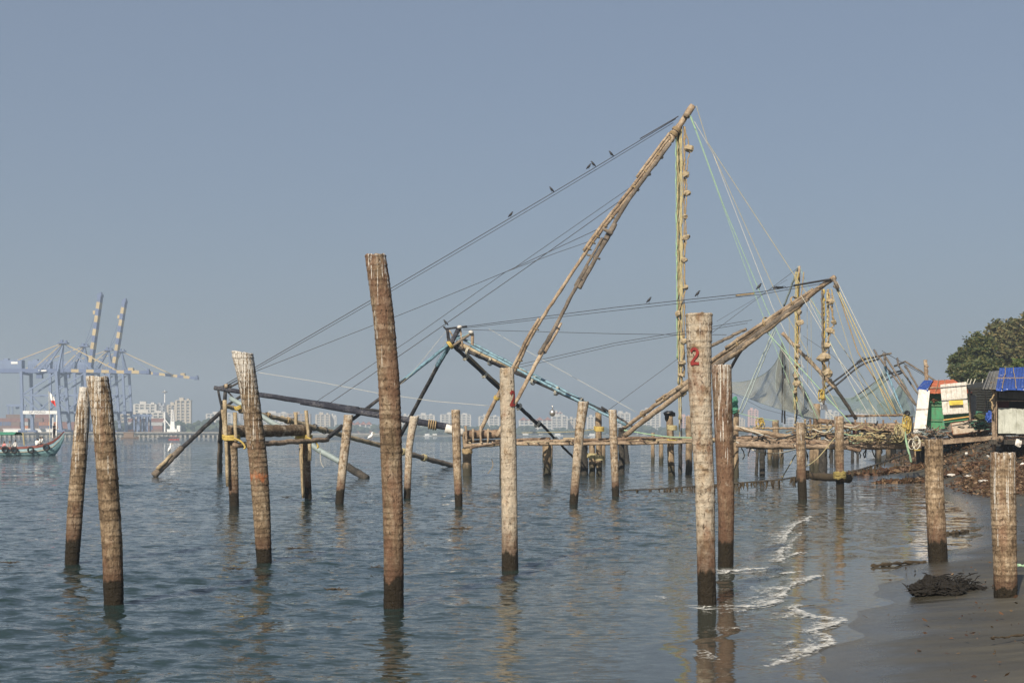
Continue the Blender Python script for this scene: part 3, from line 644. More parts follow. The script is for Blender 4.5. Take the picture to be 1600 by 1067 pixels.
# boom and its hub
pole(rig, 'boom', P(335, 606, 82), P(560, 640, 81), 0.13, 0.17, M['navy_pole'], wob=0.01); pole(rig, 'boom', P(470, 628, 81), P(705, 668, 80), 0.16, 0.2, M['navy_pole'], wob=0.01)
pole(rig, 'boom', P(350, 610, 82.3), P(600, 643, 81), 0.07, 0.08, M['black_pole'])
pole(rig, 'boom_collar', P(696, 669, 79.6), P(724, 676, 79.6), 0.26, 0.22, M['white_paint'], n=4)
lash(rig, P(640, 657, 80), P(700, 668, 80), 0.6, 0.24, M['rope_b'], 4, 0.5, 0.04)
for a, b, r_ in (((341, 610), (347, 640), 0.07), ((352, 612), (350, 640), 0.11), ((336, 607), (362, 603), 0.10), ((356, 612), (375, 632), 0.05), ((345, 640), (378, 618), 0.08), ((358, 606), (382, 592), 0.06)):
    pole(rig, 'hub_strut', P(*a, 82), P(*b, 82), r_, r_, M['black_pole'], n=4, wob=0.01)
pole(rig, 'hub_block', P(353, 600, 81.8), P(354, 606, 81.8), 0.12, 0.1, M['mast'], n=2)
pole(rig, 'net_leg', P(349, 640, 82), P(282, 702, 80.5), 0.11, 0.13, M['black_pole'], wob=0.015); pole(rig, 'net_leg', P(285, 699, 80.4), P(240, 743, 79.6), 0.17, 0.2, M['mast_dark'], wob=0.015)
pole(rig, 'net_leg', P(268, 710, 80), P(246, 733, 79.5), 0.10, 0.12, M['bamboo'], n=4)
pole(rig, 'net_leg', P(348, 628, 83), P(344, 690, 86), 0.12, 0.15, M['black_pole']); pole(rig, 'net_leg', P(344.5, 685, 86), P(343, 739, 89), 0.15, 0.17, M['mast_dark'])
pole(rig, 'net_leg', P(350, 634, 81), P(480, 664, 88), 0.12, 0.14, M['bamboo'], knots=4); pole(rig, 'net_leg', P(440, 654, 86), P(598, 697, 96), 0.16, 0.15, M['bamboo'], knots=5); pole(rig, 'net_leg', P(580, 692, 95), P(712, 729, 104), 0.15, 0.19, M['mast_dark'], knots=5)
for q in (0.2, 0.5, 0.75): lash(rig, P(350, 634, 81), P(480, 664, 88), q, 0.18, M['rope_b'], 3, 0.3, 0.03)
for q in (0.1, 0.2, 0.3, 0.4): lash(rig, P(440, 654, 86), P(598, 697, 96), q, 0.2, M['cable'], 2, 0.12, 0.03)
for q in (0.35, 0.6): lash(rig, P(580, 692, 95), P(712, 729, 104), q, 0.22, M['rope_y'], 3, 0.35, 0.03)
pole(rig, 'net_leg', P(360, 622, 81), P(540, 727, 78), 0.13, 0.17, M['grey_pole']); pole(rig, 'net_leg', P(532, 722, 78.1), P(574, 748, 77), 0.19, 0.22, M['pile_dark'])
pole(rig, 'strut', P(513, 682, 80), P(535, 664, 80), 0.09, 0.09, M['black_pole'], n=3)
# stays
def stay(par, pts, r=0.024, mat='cable', name='stay_cable', sag=0.0, n=8):
    q = [P(*p) for p in pts]; out = []
    for i in range(len(q) - 1): out += line(q[i], q[i + 1], n, sag)[:-1]
    out.append(q[-1]); return rope(par, name, out, r * (0.78 if mat == 'cable' else 0.68 if mat == 'rope_w' else 0.85), M[mat])
stay(rig, [(1056, 186, 80), (346, 604, 82)], 0.027, sag=0.1, n=14); stay(rig, [(1052, 192, 80), (344, 608, 82)], 0.022, sag=0.16, n=14)
stay(rig, [(1060, 182, 79.9), (1000, 217, 80)], 0.04)
stay(rig, [(985, 293, 80), (802, 420, 80.5), (790, 425, 80.5)], 0.02); stay(rig, [(937, 357, 80), (805, 418, 80.5), (790, 425, 80.5)], 0.024); stay(rig, [(919, 378, 80), (870, 395, 80.2), (811, 417, 80.4), (790, 425, 80.5)], 0.02)
stay(rig, [(790, 425, 80.5), (640, 486, 81), (402, 579, 82), (352, 604, 82)], 0.022); stay(rig, [(790, 425, 80.5), (640, 531, 81), (487, 632, 81.5)], 0.02)
stay(rig, [(973, 311, 80), (820, 420, 80.5), (640, 545, 81), (505, 637, 81.5)], 0.026)
stay(rig, [(404, 582, 82), (500, 597, 81.6), (590, 614, 81), (680, 627, 80.5), (766, 634, 80)], 0.017, 'rope_w', 'slack_line')
lash(rig, along(PA, .12), along(PA, .15), .5, .16, M['rope_lash'], 4, .2, .025)
# hauling ropes that fan from the mast head down to the right-hand stage
for pts, m, r_ in (([(1078, 180, 79.5), (1187, 480, 77), (1255, 655, 75)], 'rope_g', 0.018), ([(1080, 182, 79.5), (1130, 320, 78), (1197, 480, 77), (1278, 655, 74)], 'rope_g', 0.024),
                   ([(1085, 190, 79.5), (1114, 240, 79), (1207, 480, 76), (1300, 660, 73)], 'rope_w', 0.018), ([(1086, 192, 79.5), (1114, 240, 79), (1221, 477, 76), (1322, 660, 72)], 'rope_y', 0.017),
                   ([(1088, 166, 79.5), (1105, 222, 79), (1237, 424, 76), (1392, 656, 70)], 'rope_y', 0.02), ([(1079, 184, 79.4), (1087, 203, 79.3)], 'rope_g', 0.05)):
    stay(rig, pts, r_, m, 'hauling_rope', n=8)
string_of_stones('long bundle of yellow ropes and stones hanging straight down from the tallest mast', (1060, 198), (1063, 700),
    [(1077, 233, 12), (1072, 273, 9), (1073, 302, 10), (1071, 339, 8), (1072, 371, 9), (1069, 406, 10), (1071, 449, 9), (1060, 490, 9), (1069, 533, 9), (1066, 567, 9), (1064, 586, 8), (1068, 612, 11)], 80,
    [(-4, -5, 'rope_g', 560, 0.035), (-2, -3, 'rope_y', 600, 0.05), (1, 0, 'rope_w', 480, 0.04), (5, 3, 'rope_y', 620, 0.05), (9, 6, 'rope_b', 590, 0.045), (-1, -2, 'rope_y', 655, 0.04), (3, 1, 'rope_y', 655, 0.045), (1, 2, 'pile_dark', 700, 0.03), (0, -1, 'rope_y', 690, 0.03), (10, 7, 'rope_b', 300, 0.04)], None)

# ---- second rig: hub with pale-blue poles, mast leaning right
rig2 = empty('lift_net', P(982, 690, 78), 'fishing rig with pale blue poles meeting at a hub, mast leaning far right', 'fishing rig', 'shore-operated lift nets')
H2 = P(704, 536, 86); BS2 = P(985, 668, 80)
def mid(a, b, t): return Vector(a).lerp(Vector(b), t)
# legs of the net frame
pole(rig2, 'net_leg', H2, P(628, 596, 84), 0.10, 0.11, M['blue_pole'], wob=0.01); pole(rig2, 'net_leg', P(634, 592, 84), P(510, 686, 80), 0.09, 0.11, M['black_pole'], wob=0.01)
pole(rig2, 'net_leg', P(702, 541, 86), P(683, 572, 87), 0.14, 0.14, M['blue_pole'], wob=0.01); pole(rig2, 'net_leg', P(686, 568, 87), P(626, 680, 92), 0.12, 0.13, M['black_pole'], wob=0.01)
# spars back to the mast foot
def spar(par, a, b, segs, mat, mat2, r=0.14, lashm='rope_b'):
    for t0, t1, dk, off in segs:
        pole(par, 'spar', mid(a, b, t0) + Vector((0, 0, off)), mid(a, b, t1) + Vector((0, 0, off)), r, r * 0.95, M[mat2] if dk else M[mat], wob=0.015)
    for t in (0.12, 0.27, 0.4, 0.55, 0.7, 0.85): lash(par, a, b, t, r * 1.75, M['rope_w'], 3, 0.16, 0.022)
spar(rig2, H2, P(945, 645, 82), [(0, 0.45, 1, 0), (0.4, 1, 1, 0.03), (0.04, 0.5, 0, 0.2)], 'bamboo', 'black_pole', 0.14)
spar(rig2, H2, P(895, 714, 90), [(0, 0.35, 1, 0), (0.3, 0.72, 1, 0), (0.12, 0.48, 0, 0.16)], 'bamboo', 'black_pole', 0.12)
pole(rig2, 'spar', P(842, 659, 89), P(896, 715, 91), 0.09, 0.07, M['black_pole']); 
pole(rig2, 'spar', P(715, 525, 86), P(962, 652, 82), 0.085, 0.085, M['blue_pole'], n=20, wob=0.02); pole(rig2, 'spar', P(735, 540, 84.5), P(978, 664, 80), 0.08, 0.08, M['blue_pole'], n=20, wob=0.02)
pole(rig2, 'spar', P(940, 636, 82), P(992, 668, 80), 0.06, 0.06, M['black_pole'])
# hub: king posts, ties
for a, b, r_, m in (((702, 538), (699, 515), 0.10, 'black_pole'), ((704, 538), (717, 513), 0.15, 'navy_pole'), ((719, 512), (723, 545), 0.06, 'mast'), ((708, 540), (736, 521), 0.09, 'mast_dark'), ((697, 514), (730, 510), 0.06, 'black_pole'),
                   ((738, 521), (738, 545), 0.10, 'mast'), ((712, 530), (738, 519), 0.05, 'blue_pole'), ((702, 516), (710, 530), 0.05, 'mast'), ((693, 510), (699, 517), 0.05, 'black_pole')):
    pole(rig2, 'hub_strut', P(*a, 85.5), P(*b, 85.5), r_, r_ * 0.95, M[m], n=4, wob=0.01)
for a in ((718, 511), (736, 519)): MB().blob(P(*a, 85.3), (0.16, 0.14, 0.12), 8, 6, 0.05).build('end_cap', M['white_paint'], rig2, smooth=True)
lash(rig2, P(700, 541, 85.6), P(707, 536, 85.6), 0.5, 0.24, M['rope_lash'], 4, 0.2, 0.035)
stay(rig2, [(698, 516, 85.5), (642, 585, 84), (600, 625, 83)], 0.014, 'rope_w'); stay(rig2, [(700, 520, 85.5), (672, 590, 86)], 0.012, 'rope_w')
# mast
T2 = P(1304, 433, 68); M2A = P(970, 672, 81); M2B = P(976, 680, 78)
def spine(t): return mid(M2A, T2, t)
mast(rig2, M2A, T2, [(0, 0.42, 0.11, 0.12, 0.0, 0), (0.3, 0.78, 0.14, 0.12, 0.0, 0), (0.2, 0.36, 0.07, 0.06, 0.16, 0), (0.42, 0.84, 0.11, 0.10, 0.2, 0), (0.55, 0.92, 0.10, 0.08, 0.3, 0), (0.7, 1.0, 0.13, 0.12, -0.02, 0), (0.42, 0.6, 0.08, 0.08, 0.3, 0)], M['mast'], M['mast_dark'])
mast(rig2, M2B, P(1262, 466, 69), [(0, 0.4, 0.14, 0.14, 0.0, 0), (0.34, 0.75, 0.16, 0.15, 0.0, 0), (0.45, 1.0, 0.15, 0.12, 0.06, 1), (0.6, 1.0, 0.12, 0.12, -0.05, 0)], M['mast'], M['mast_dark'])
for t in (0.12, 0.24, 0.33, 0.47, 0.6, 0.72, 0.84): lash(rig2, M2A, T2 + Vector((0, 0, 0.2)), t, 0.27 if t > 0.4 else 0.16, M['rope_b'], 3, 0.12, 0.02)
pole(rig2, 'brace', P(1112, 540, 74), P(1166, 514, 73), 0.09, 0.08, M['mast_dark']); rope(rig2, 'brace', curve([P(1142, 575, 74), P(1158, 548, 73), P(1182, 522, 73), P(1203, 510, 72)]), 0.08, M['black_pole'], 7)
stay(rig2, [(722, 511, 85.5), (960, 480.5, 78), (1190, 456, 71), (1300, 437, 68)], 0.024, n=6); stay(rig2, [(722, 513, 85.5), (960, 485.5, 78), (1190, 460, 71), (1296, 441, 68)], 0.02, n=6)
stay(rig2, [(1240, 446, 69.5), (1298, 436, 68)], 0.05, 'cable'); stay(rig2, [(1150, 462, 72), (1178, 459, 71)], 0.05, 'rope_b')
stay(rig2, [(724, 515, 85.5), (960, 521.5, 79), (1060, 523, 75), (1135, 523, 73)], 0.019); stay(rig2, [(800, 572, 84), (960, 536, 78), (1175, 500, 72)], 0.019); stay(rig2, [(804, 576, 84), (960, 540, 78), (1168, 505, 72)], 0.017)
stay(rig2, [(764, 514, 85), (860, 569, 82), (994, 644, 80)], 0.015, 'rope_w', 'slack_line')
for pts, m, r_ in (([(1304, 440, 68), (1402, 647, 66)], 'rope_y', 0.035), ([(1303, 443, 68), (1393, 648, 66)], 'rope_y', 0.03), ([(1308, 440, 68), (1412, 650, 66)], 'rope_w', 0.02), ([(1306, 446, 68), (1340, 550, 67.5), (1404, 650, 66)], 'rope_b', 0.035),
                   ([(1252, 462, 69), (1310, 560, 68), (1378, 655, 66)], 'rope_w', 0.018), ([(1264, 470, 69), (1330, 600, 67), (1360, 652, 66)], 'rope_w', 0.015), ([(1199, 520, 71), (1260, 585, 69), (1330, 662, 67)], 'rope_g', 0.03), ([(1203, 522, 71), (1290, 640, 68), (1320, 665, 67)], 'rope_w', 0.018),
                   ([(1298, 450, 68), (1340, 588, 67), (1370, 650, 66)], 'rope_y', 0.016)):
    stay(rig2, pts, r_, m, 'hauling_rope', n=6)
rope(rig2, 'rope_knot', curve([P(1302, 436, 67.8), P(1307, 444, 67.6), P(1309, 450, 67.7), P(1303, 446, 67.8)]), 0.08, M['mast_dark'], 6)
string_of_stones('stones slung on ropes below the head of the right-leaning mast', (1284, 452), (1287, 655),
    [(1297, 471, 9), (1303, 504, 8), (1297, 517, 11), (1292, 540, 10), (1287, 558, 14), (1294, 583, 11)], 68,
    [(0, 0, 'mast_dark', 640, 0.05), (1, 1, 'rope_y', 640, 0.04), (9, 6, 'rope_y', 520, 0.05), (16, 14, 'rope_b', 500, 0.03), (11, 8, 'rope_b', 600, 0.03), (3, 1, 'rope_lash', 625, 0.06)], None)
MB().box(P(1287, 636, 67.8), (0.34, 0.3, 0.24), None, 0.6).build('white_float', M['white_paint']); tag(bpy.data.objects['white_float'], 'small white block hanging under the stones of the right-leaning mast', 'float')

# ---- third rig: net hung up to dry behind
def gauze_mat(name, c, al):
    t = NT(name); v = t.coord(); n_ = t.noise(v, 0.8, 3); n2 = t.noise(v, 5, 3)
    al_ = t.ramp(t.math('ADD', t.math('MULTIPLY', n_, 0.7), t.math('MULTIPLY', n2, 0.3)), [(0.35, al * 0.7), (0.65, min(1, al * 1.35))])
    m = t.set(c, 0.9); t.link(al_, t.b.inputs['Alpha']); return m
M['net_grey'] = gauze_mat('grey_green_netting', (0.20, 0.21, 0.185), 0.62)
M['net_green'] = gauze_mat('green_netting', (0.11, 0.155, 0.14), 0.56)
def gauze(par, up, lo, mat, rows=12, fold=0.25):
    u = curve(up, 8); l = curve(lo, 8); n = min(len(u), len(l)); mb = MB(); grid = []
    for i in range(n):
        a = u[int(i * (len(u) - 1) / (n - 1))]; b = l[int(i * (len(l) - 1) / (n - 1))]; row = []
        for j in range(rows + 1):
            t = j / rows; p = a.lerp(b, t); p.y += fold * math.sin(i * 0.9 + j * 0.25) * math.sin(math.pi * t) ; p.z -= 0.25 * math.sin(math.pi * t) * (0.5 + 0.5 * math.sin(i * 0.35)); row.append(p)
        grid.append(row)
    i0 = 0; mb.v = [p for r_ in grid for p in r_]; w_ = rows + 1
    for i in range(n - 1):
        for j in range(rows): mb.f.append((i * w_ + j, i * w_ + j + 1, (i + 1) * w_ + j + 1, (i + 1) * w_ + j))
    o = mb.build('netting', mat, par, smooth=True); 
    rope(o, 'edge_rope', u, 0.022, M['grey_pole']); rope(o, 'edge_rope', l, 0.022, M['grey_pole'])
    return o
rig3 = empty('lift_net', P(1247, 690, 95), 'fishing rig with grey-green net hung up from a peak, slim mast strung with stones', 'fishing rig', 'shore-operated lift nets')
gauze(rig3, [P(1222, 533, 96), P(1217, 556, 97), P(1203, 577, 99), P(1178, 592, 102), P(1143, 597, 106), P(1095, 588, 108)], [P(1284, 655, 88), P(1250, 648, 90), P(1222, 640, 93), P(1190, 630, 97), P(1150, 615, 102), P(1095, 602, 106)], M['net_grey'], 16, 0.35)
gauze(rig3, [P(1222, 533, 96.3), P(1227, 556, 95.5), P(1236, 598, 94), P(1254, 632, 92), P(1284, 655, 90)], [P(1222, 534, 96.6), P(1215, 566, 97), P(1212, 604, 96), P(1226, 636, 94), P(1262, 655, 92)], M['net_grey'], 8, 0.2)
for a, b, r_, m in (((1209, 515, 92), (1153, 645, 90), 0.06, 'grey_pole'), ((1212, 517, 92), (1159, 645, 90), 0.05, 'grey_pole'), ((1248, 416, 88), (1225, 478, 90), 0.07, 'grey_pole'), ((1249, 416, 88), (1243, 640, 88), 0.075, 'mast'),
                   ((1222, 520, 90), (1262, 562, 90), 0.12, 'mast'), ((1258, 556, 90), (1304, 606, 90), 0.13, 'mast'), ((1296, 592, 90), (1338, 655, 90), 0.12, 'pile_dark'), ((1223, 545, 95), (1222, 660, 94), 0.05, 'black_pole'), ((1227, 570, 95), (1226, 662, 94), 0.06, 'black_pole'),
                   ((1240, 585, 92), (1270, 640, 91), 0.10, 'mast_dark'), ((1246, 640, 88), (1242, 668, 88), 0.05, 'black_pole')):
    pole(rig3, 'pole', P(*a), P(*b), r_, r_ * 0.9, M[m], wob=0.02)
stay(rig3, [(942, 647, 86), (1057, 562, 87), (1248, 418, 88)], 0.018); stay(rig3, [(1120, 502, 86), (1230, 437, 87.5)], 0.012)
for dx in (-5, -8, 5, 9): stay(rig3, [(1247, 425, 88), (1247 + dx, 640, 88)], 0.018, 'rope_g' if dx < 0 else 'rope_w', 'hanging_rope')
stay(rig3, [(1250, 418, 88), (1290, 520, 86), (1350, 640, 84)], 0.014, 'rope_g'); stay(rig3, [(1142, 612, 100), (1190, 638, 98), (1265, 658, 94)], 0.014, 'cable'); stay(rig3, [(1255, 525, 88), (1300, 555, 88), (1390, 640, 88)], 0.014, 'cable')
for px in (1261, 1267, 1233): stay(rig3, [(px, 470, 89), (px + 1, 600, 89)], 0.014, 'rope_y', 'hanging_rope')
string_of_stones('small stones tied along the slim mast behind the right-leaning one', (1246, 425), (1243, 655), [(1251, 477, 6), (1249, 488, 8), (1250, 504, 9), (1247, 540, 7), (1246, 557, 8), (1247, 571, 7), (1245, 587, 8), (1246, 599, 9), (1242, 613, 7)], 87.6,
    [(-1, -1, 'rope_y', 660, 0.04), (-3, -2, 'rope_y', 640, 0.035), (2, 0, 'rope_y', 640, 0.035), (1, 2, 'rope_lash', 630, 0.03)], None)

# ---- two farther rigs with curved arms and green nets
for (lb, arcs, spars, hub, nets, d) in (
    ('far rig with long curved dark arms, left of two beside the green hut', [[(1370, 557), (1345, 564), (1318, 585), (1288, 607)], [(1373, 561), (1345, 571), (1311, 598), (1290, 615)]],
     [((1372, 556), (1430, 632)), ((1380, 552), (1436, 640)), ((1366, 547), (1373, 560)), ((1362, 559), (1392, 552)), ((1382, 553), (1383, 572))], (1371, 556),
     [([(1382, 574), (1372, 592), (1350, 612), (1325, 622), (1292, 616)], [(1398, 648), (1375, 648), (1350, 645), (1320, 640), (1290, 628)])], 112),
    ('farthest rig with curved dark arms and green net, right of two beside the green hut', [[(1411, 579), (1384, 586), (1356, 606), (1330, 624)], [(1410, 582), (1388, 592), (1362, 612), (1338, 626)]],
     [((1402, 560), (1404, 572)), ((1398, 572), (1414, 565)), ((1404, 571), (1436, 618)), ((1415, 572), (1440, 615)), ((1414, 572), (1420, 580)), ((1415, 565), (1470, 600))], (1412, 577),
     [([(1410, 591), (1402, 606), (1390, 620), (1370, 632)], [(1424, 645), (1410, 650), (1390, 650), (1372, 645)]), ([(1410, 591), (1416, 604), (1424, 625), (1430, 645)], [(1392, 625), (1400, 640), (1412, 648), (1428, 650)])], 122)):
    rg = empty('lift_net', P(hub[0], 690, d), lb, 'fishing rig', 'shore-operated lift nets')
    for a in arcs: rope(rg, 'curved_arm', curve([P(x, y_, d) for x, y_ in a]), 0.075, M['black_pole'], 7)
    for a, b in spars: pole(rg, 'spar', P(*a, d), P(*b, d - 4), 0.085, 0.075, M['mast_dark'], wob=0.02)
    lash(rg, P(*arcs[0][1], d), P(*arcs[0][2], d), 0.0, 0.14, M['cable'], 5, 0.7, 0.03)
    for u, l in nets: gauze(rg, [P(x, y_, d - 1) for x, y_ in u], [P(x, y_, d - 5) for x, y_ in l], M['net_green'])
    if d == 112:
        pole(rg, 'spar', P(1382, 572, d - 3), P(1411, 645, d - 6), 0.07, 0.07, M['blue_pole']); stay(rg, [(1378, 548, d), (1450, 590, d)], 0.03)

# ---- log frame standing in the water at left
fr = empty('roller_trestle', P(420, 785, 50), 'log frame on two stubby piles with a thick bark roller log and yellow lashings', 'frame')
for k, (pf, dd) in enumerate((([(366, 790, 15), (364, 735, 17), (362, 683, 18)], 47.6), ([(482, 779, 11), (478, 735, 15), (475, 682, 18)], 52.5))):
    trunk('pile', pf, dd, None, seed=40 + k, white=0.55, drop=0.3, red=0.4, wet=0.6, ring=0.15, sides=16, parent=fr)
pole(fr, 'roller_log', P(353, 674, 48), P(481, 672, 52), 0.21, 0.21, trunk_mat('roller_bark', 9, white=0.5, drop=0.0, red=0.1, wet=0.01, tone=1.15, seed=4), n=30, wob=0.012, sides=16)
pole(fr, 'cross_pole', P(366, 696, 47.2), P(512, 687, 52), 0.10, 0.085, M['log'], n=20)
for a, b, dd in (((351, 625), (356, 760), 47.3), ((367, 644), (369, 690), 47.2), ((348, 640), (352, 682), 47.4), ((462, 644), (463, 690), 51.8), ((478, 641), (483, 690), 51.5), ((484, 690), (484, 720), 51.5), ((470, 700), (474, 778), 51.5)):
    pole(fr, 'slat', P(*a, dd), P(*b, dd), 0.07, 0.06, M['bamboo'], n=6, wob=0.008, sides=6)
for c, dd in (((361, 684), 47.2), ((475, 683), 51.6)):
    a = P(c[0] - 8, c[1] - 1, dd); b = P(c[0] + 8, c[1] + 1, dd)
    lash(fr, P(c[0], c[1] - 6, dd + 0.25), P(c[0], c[1] + 8, dd + 0.25), 0.4, 0.26, M['rope_lash'], 5, 0.16, 0.03); rope(fr, 'rope_tail', curve([P(c[0] + 4, c[1], dd - 0.3), P(c[0] + 16, c[1] + 6, dd - 0.3), P(c[0] + 22, c[1] + 14, dd - 0.3), P(c[0] + 20, c[1] + 17, dd - 0.3)]), 0.035, M['rope_lash'])
rope(fr, 'hanging_line', curve([P(500, 703, 51.5), P(501, 718, 51.5), P(503, 726, 51.5), P(506, 730, 51.5)]), 0.012, M['rope_w']); rope(fr, 'hanging_line', line(P(472, 690, 51), P(474, 778, 51), 8, 0, 0.02), 0.018, M['rope_b'])
lash(fr, P(370, 632, 47.2), P(374, 642, 47.2), 0.5, 0.1, M['rope_lash'], 3, 0.12, 0.03)

# ---- pier: log stage on piles
pier = empty('log_pier', P(1080, 745, 80), 'long rickety stage of lashed logs on many piles below the masts', 'pier')
def pile(px, base, top, wpx, dark=False, lean=0.0, d=None):
    d = d or F * CH / (base - HY); r_ = wpx / 2 * d / F; a = P(px, base, d); a.z = -0.6; b = P(px + lean, top, d)
    n = 14; pts = line(a, b, n, 0, 0.015); rad = [r_ * random.uniform(0.92, 1.06) for _ in range(n + 1)]
    t = M['pile_dark'] if dark else PILE_M
    return MB().tube(pts, rad, 10, True, 0.06).build('pile', t, pier, smooth=True)
def pile_mat():
    t = NT('pier_pile_wood'); v = t.coord((1, 1, 0.35)); g = t.new('ShaderNodeNewGeometry'); sep = t.new('ShaderNodeSeparateXYZ'); t.link(g.outputs['Position'], sep.inputs[0])
    a = t.noise(v, 5, 5, 0.6); b = t.noise(v, 28, 4)
    col = t.ramp(t.math('ADD', t.math('MULTIPLY', a, 0.6), t.math('MULTIPLY', b, 0.4)), [(0.33, (0.06, 0.042, 0.028)), (0.5, (0.2, 0.145, 0.09)), (0.68, (0.38, 0.30, 0.2))])
    z = t.math('ADD', sep.outputs['Z'], t.math('MULTIPLY', t.math('SUBTRACT', a, 0.5), 0.8))
    col = t.mix(t.ramp(t.math('DIVIDE', z, 1.2), [(0.35, 0.92), (0.75, 0.0)]), col, (0.022, 0.022, 0.012))
    return t.set(col, 0.85, t.bump(b, 0.6, 0.03))
PILE_M = pile_mat()
for q in ((730, 743, 674, 15), (784, 752, 690, 7, True), (855, 743, 692, 12), (850, 720, 692, 5), (861, 727, 692, 5), (913, 741, 692, 14, True, -2), (925, 743, 690, 10), (936, 743, 644, 10, False, -1), (943, 723, 690, 6), (971, 741, 668, 10, True), (982, 723, 692, 8, True, -6),
          (1020, 724, 676, 6), (1033, 725, 692, 7), (1050, 743, 648, 11, False, -4), (1076, 740, 650, 11, False, 1), (1063, 740, 692, 6, True), (1150, 746, 640, 9), (1181, 740, 694, 5, True, 3), (1191, 742, 696, 9, True), (1203, 725, 694, 8), (1212, 727, 656, 10), (1221, 724, 694, 7),
          (1268, 737, 690, 7), (1276, 737, 631, 12), (1286, 738, 692, 14, True), (1299, 722, 692, 6, True), (1305, 724, 692, 4, True), (1369, 724, 700, 4, True), (1373, 725, 700, 8), (1388, 723, 700, 8), (1396, 723, 700, 8, True), (1400, 715, 700, 4, True), (1425, 730, 650, 10, True, -4), (1431, 730, 660, 8), (1332, 722, 700, 5, True), (1340, 720, 698, 4, True)):
    pile(*q)
# deck logs: many long thin poles at slightly different heights and depths
def log(a, b, r0, r1, mat='deck', name='deck_log', bow=0.0): return pole(pier, name, P(*a), P(*b), r0, r1, M[mat], n=20, wob=0.02, sides=8, bow=bow)
log((724, 697, 78), (893, 688, 79), 0.12, 0.10, 'mast'); log((790, 690, 79), (1000, 684, 80), 0.09, 0.09, 'deck', bow=0.05); log((803, 693, 77.5), (1085, 690, 78), 0.09, 0.085, 'mast', bow=0.06); log((880, 686, 80), (1140, 687, 80), 0.09, 0.09, 'bamboo', bow=0.05)
log((728, 690, 80), (860, 685, 81), 0.08, 0.07, 'deck'); log((960, 684, 82), (1150, 686, 82), 0.08, 0.08, 'deck'); log((850, 690, 82), (1150, 688, 83), 0.09, 0.09, 'deck'); log((735, 700, 76), (800, 688, 79), 0.06, 0.06, 'deck')
log((727, 679, 79.5), (786, 678, 79.5), 0.25, 0.24, 'deck', 'roller_log'); log((852, 694, 79), (862, 691, 84), 0.10, 0.10, 'bamboo'); log((1000, 686, 78), (1070, 686, 84), 0.07, 0.07)
for k in range(24):   # cross poles laid over the bearers
    px = 735 + k * 17.5; dy = random.uniform(-1.2, 1.2)
    log((px, 691 + dy, 78), (px - 4 + random.uniform(-5, 5), 688 + dy, 84), 0.05, 0.05, random.choice(['deck', 'bamboo', 'mast']), 'cross_log')
for k in range(4): pole(pier, 'slat', P(727 + 12 * k, 665 + 5 * (k % 2), 79), P(729 + 11 * k, 692, 79), 0.07, 0.06, M['mast'], n=4)
# right half: heavier stage
log((1147, 668, 74), (1245, 684, 74), 0.13, 0.11, 'mast', 'rail_log'); log((1150, 684, 75), (1250, 682, 75), 0.08, 0.09); log((1150, 689, 74), (1262, 688, 74), 0.11, 0.10, 'log'); log((1152, 695, 73), (1300, 690, 73), 0.12, 0.12, 'deck')
log((1240, 687, 72), (1345, 703, 70), 0.10, 0.09, 'deck'); log((1255, 691, 72), (1430, 692, 70), 0.13, 0.12, 'log'); log((1260, 697, 73), (1440, 697, 70), 0.12, 0.14, 'deck'); log((1290, 684, 74), (1440, 683, 72), 0.12, 0.12, 'deck'); log((1250, 680, 75), (1330, 676, 75), 0.08, 0.07, 'bamboo')
log((1176, 669, 78), (1246, 669, 78), 0.06, 0.06, 'mast', 'rail_log'); log((1278, 657, 74), (1420, 663, 74), 0.13, 0.10, 'deck', 'rail_log', 0.12); log((1300, 660, 72), (1410, 668, 72), 0.09, 0.08, 'deck', 'rail_log', 0.1); log((1320, 650, 75), (1420, 648, 75), 0.06, 0.06, 'deck', 'rail_log')
log((1240, 664, 75), (1300, 666, 75), 0.06, 0.06, 'bamboo', 'rail_log'); log((1262, 672, 74), (1300, 668, 74), 0.06, 0.05, 'bamboo', 'rail_log')
for px in (1258, 1266, 1274, 1283, 1292): log((px, 655, 75), (px + random.uniform(-4, 4), 690, 75), 0.06, 0.05, random.choice(['bamboo', 'deck']), 'slat')
for px in (1336, 1352, 1380, 1400): log((px, 656, 73), (px + random.uniform(-3, 3), 690, 73), 0.05, 0.04, 'deck', 'slat')
for k in range(26):
    px = 1156 + k * 11; dy = random.uniform(-1, 1.5)
    log((px, 693 + dy, 71.5), (px - 5 + random.uniform(-5, 5), 687 + dy, 79), 0.06, 0.06, random.choice(['deck', 'deck', 'log', 'mast']), 'cross_log')
for k in range(46):
    px = random.uniform(1150, 1430); log((px, 678 + random.uniform(-6, 12), random.uniform(71, 77)), (px + random.uniform(8, 34) * random.choice([-1, 1]), 682 + random.uniform(-7, 10), random.uniform(71, 77)), 0.04, 0.04, random.choice(['deck', 'log', 'bamboo', 'pile_dark']), 'loose_pole')
for k in range(30):
    px = random.uniform(735, 1140); log((px, 690 + random.uniform(-2, 3), random.uniform(76, 82)), (px + random.uniform(10, 40), 689 + random.uniform(-3, 3), random.uniform(76, 82)), 0.035, 0.035, random.choice(['deck', 'bamboo', 'log']), 'loose_pole')
for k in range(9): log((1150 + k * 4, 696 + random.uniform(-4, 3), 71 + k * .7), (1436 - k * 5, 697 + random.uniform(-5, 3), 70 + k * .7), 0.11, 0.12, random.choice(['deck', 'pile_dark', 'deck', 'log']), bow=0.05)
for k in range(5): log((1300 + k * 9, 664 + random.uniform(-2, 6), 72 + k * .6), (1424 - k * 4, 671 + random.uniform(-4, 6), 71.5 + k * .6), 0.07, 0.06, random.choice(['deck', 'log', 'mast_dark']), 'rail_log', 0.08)
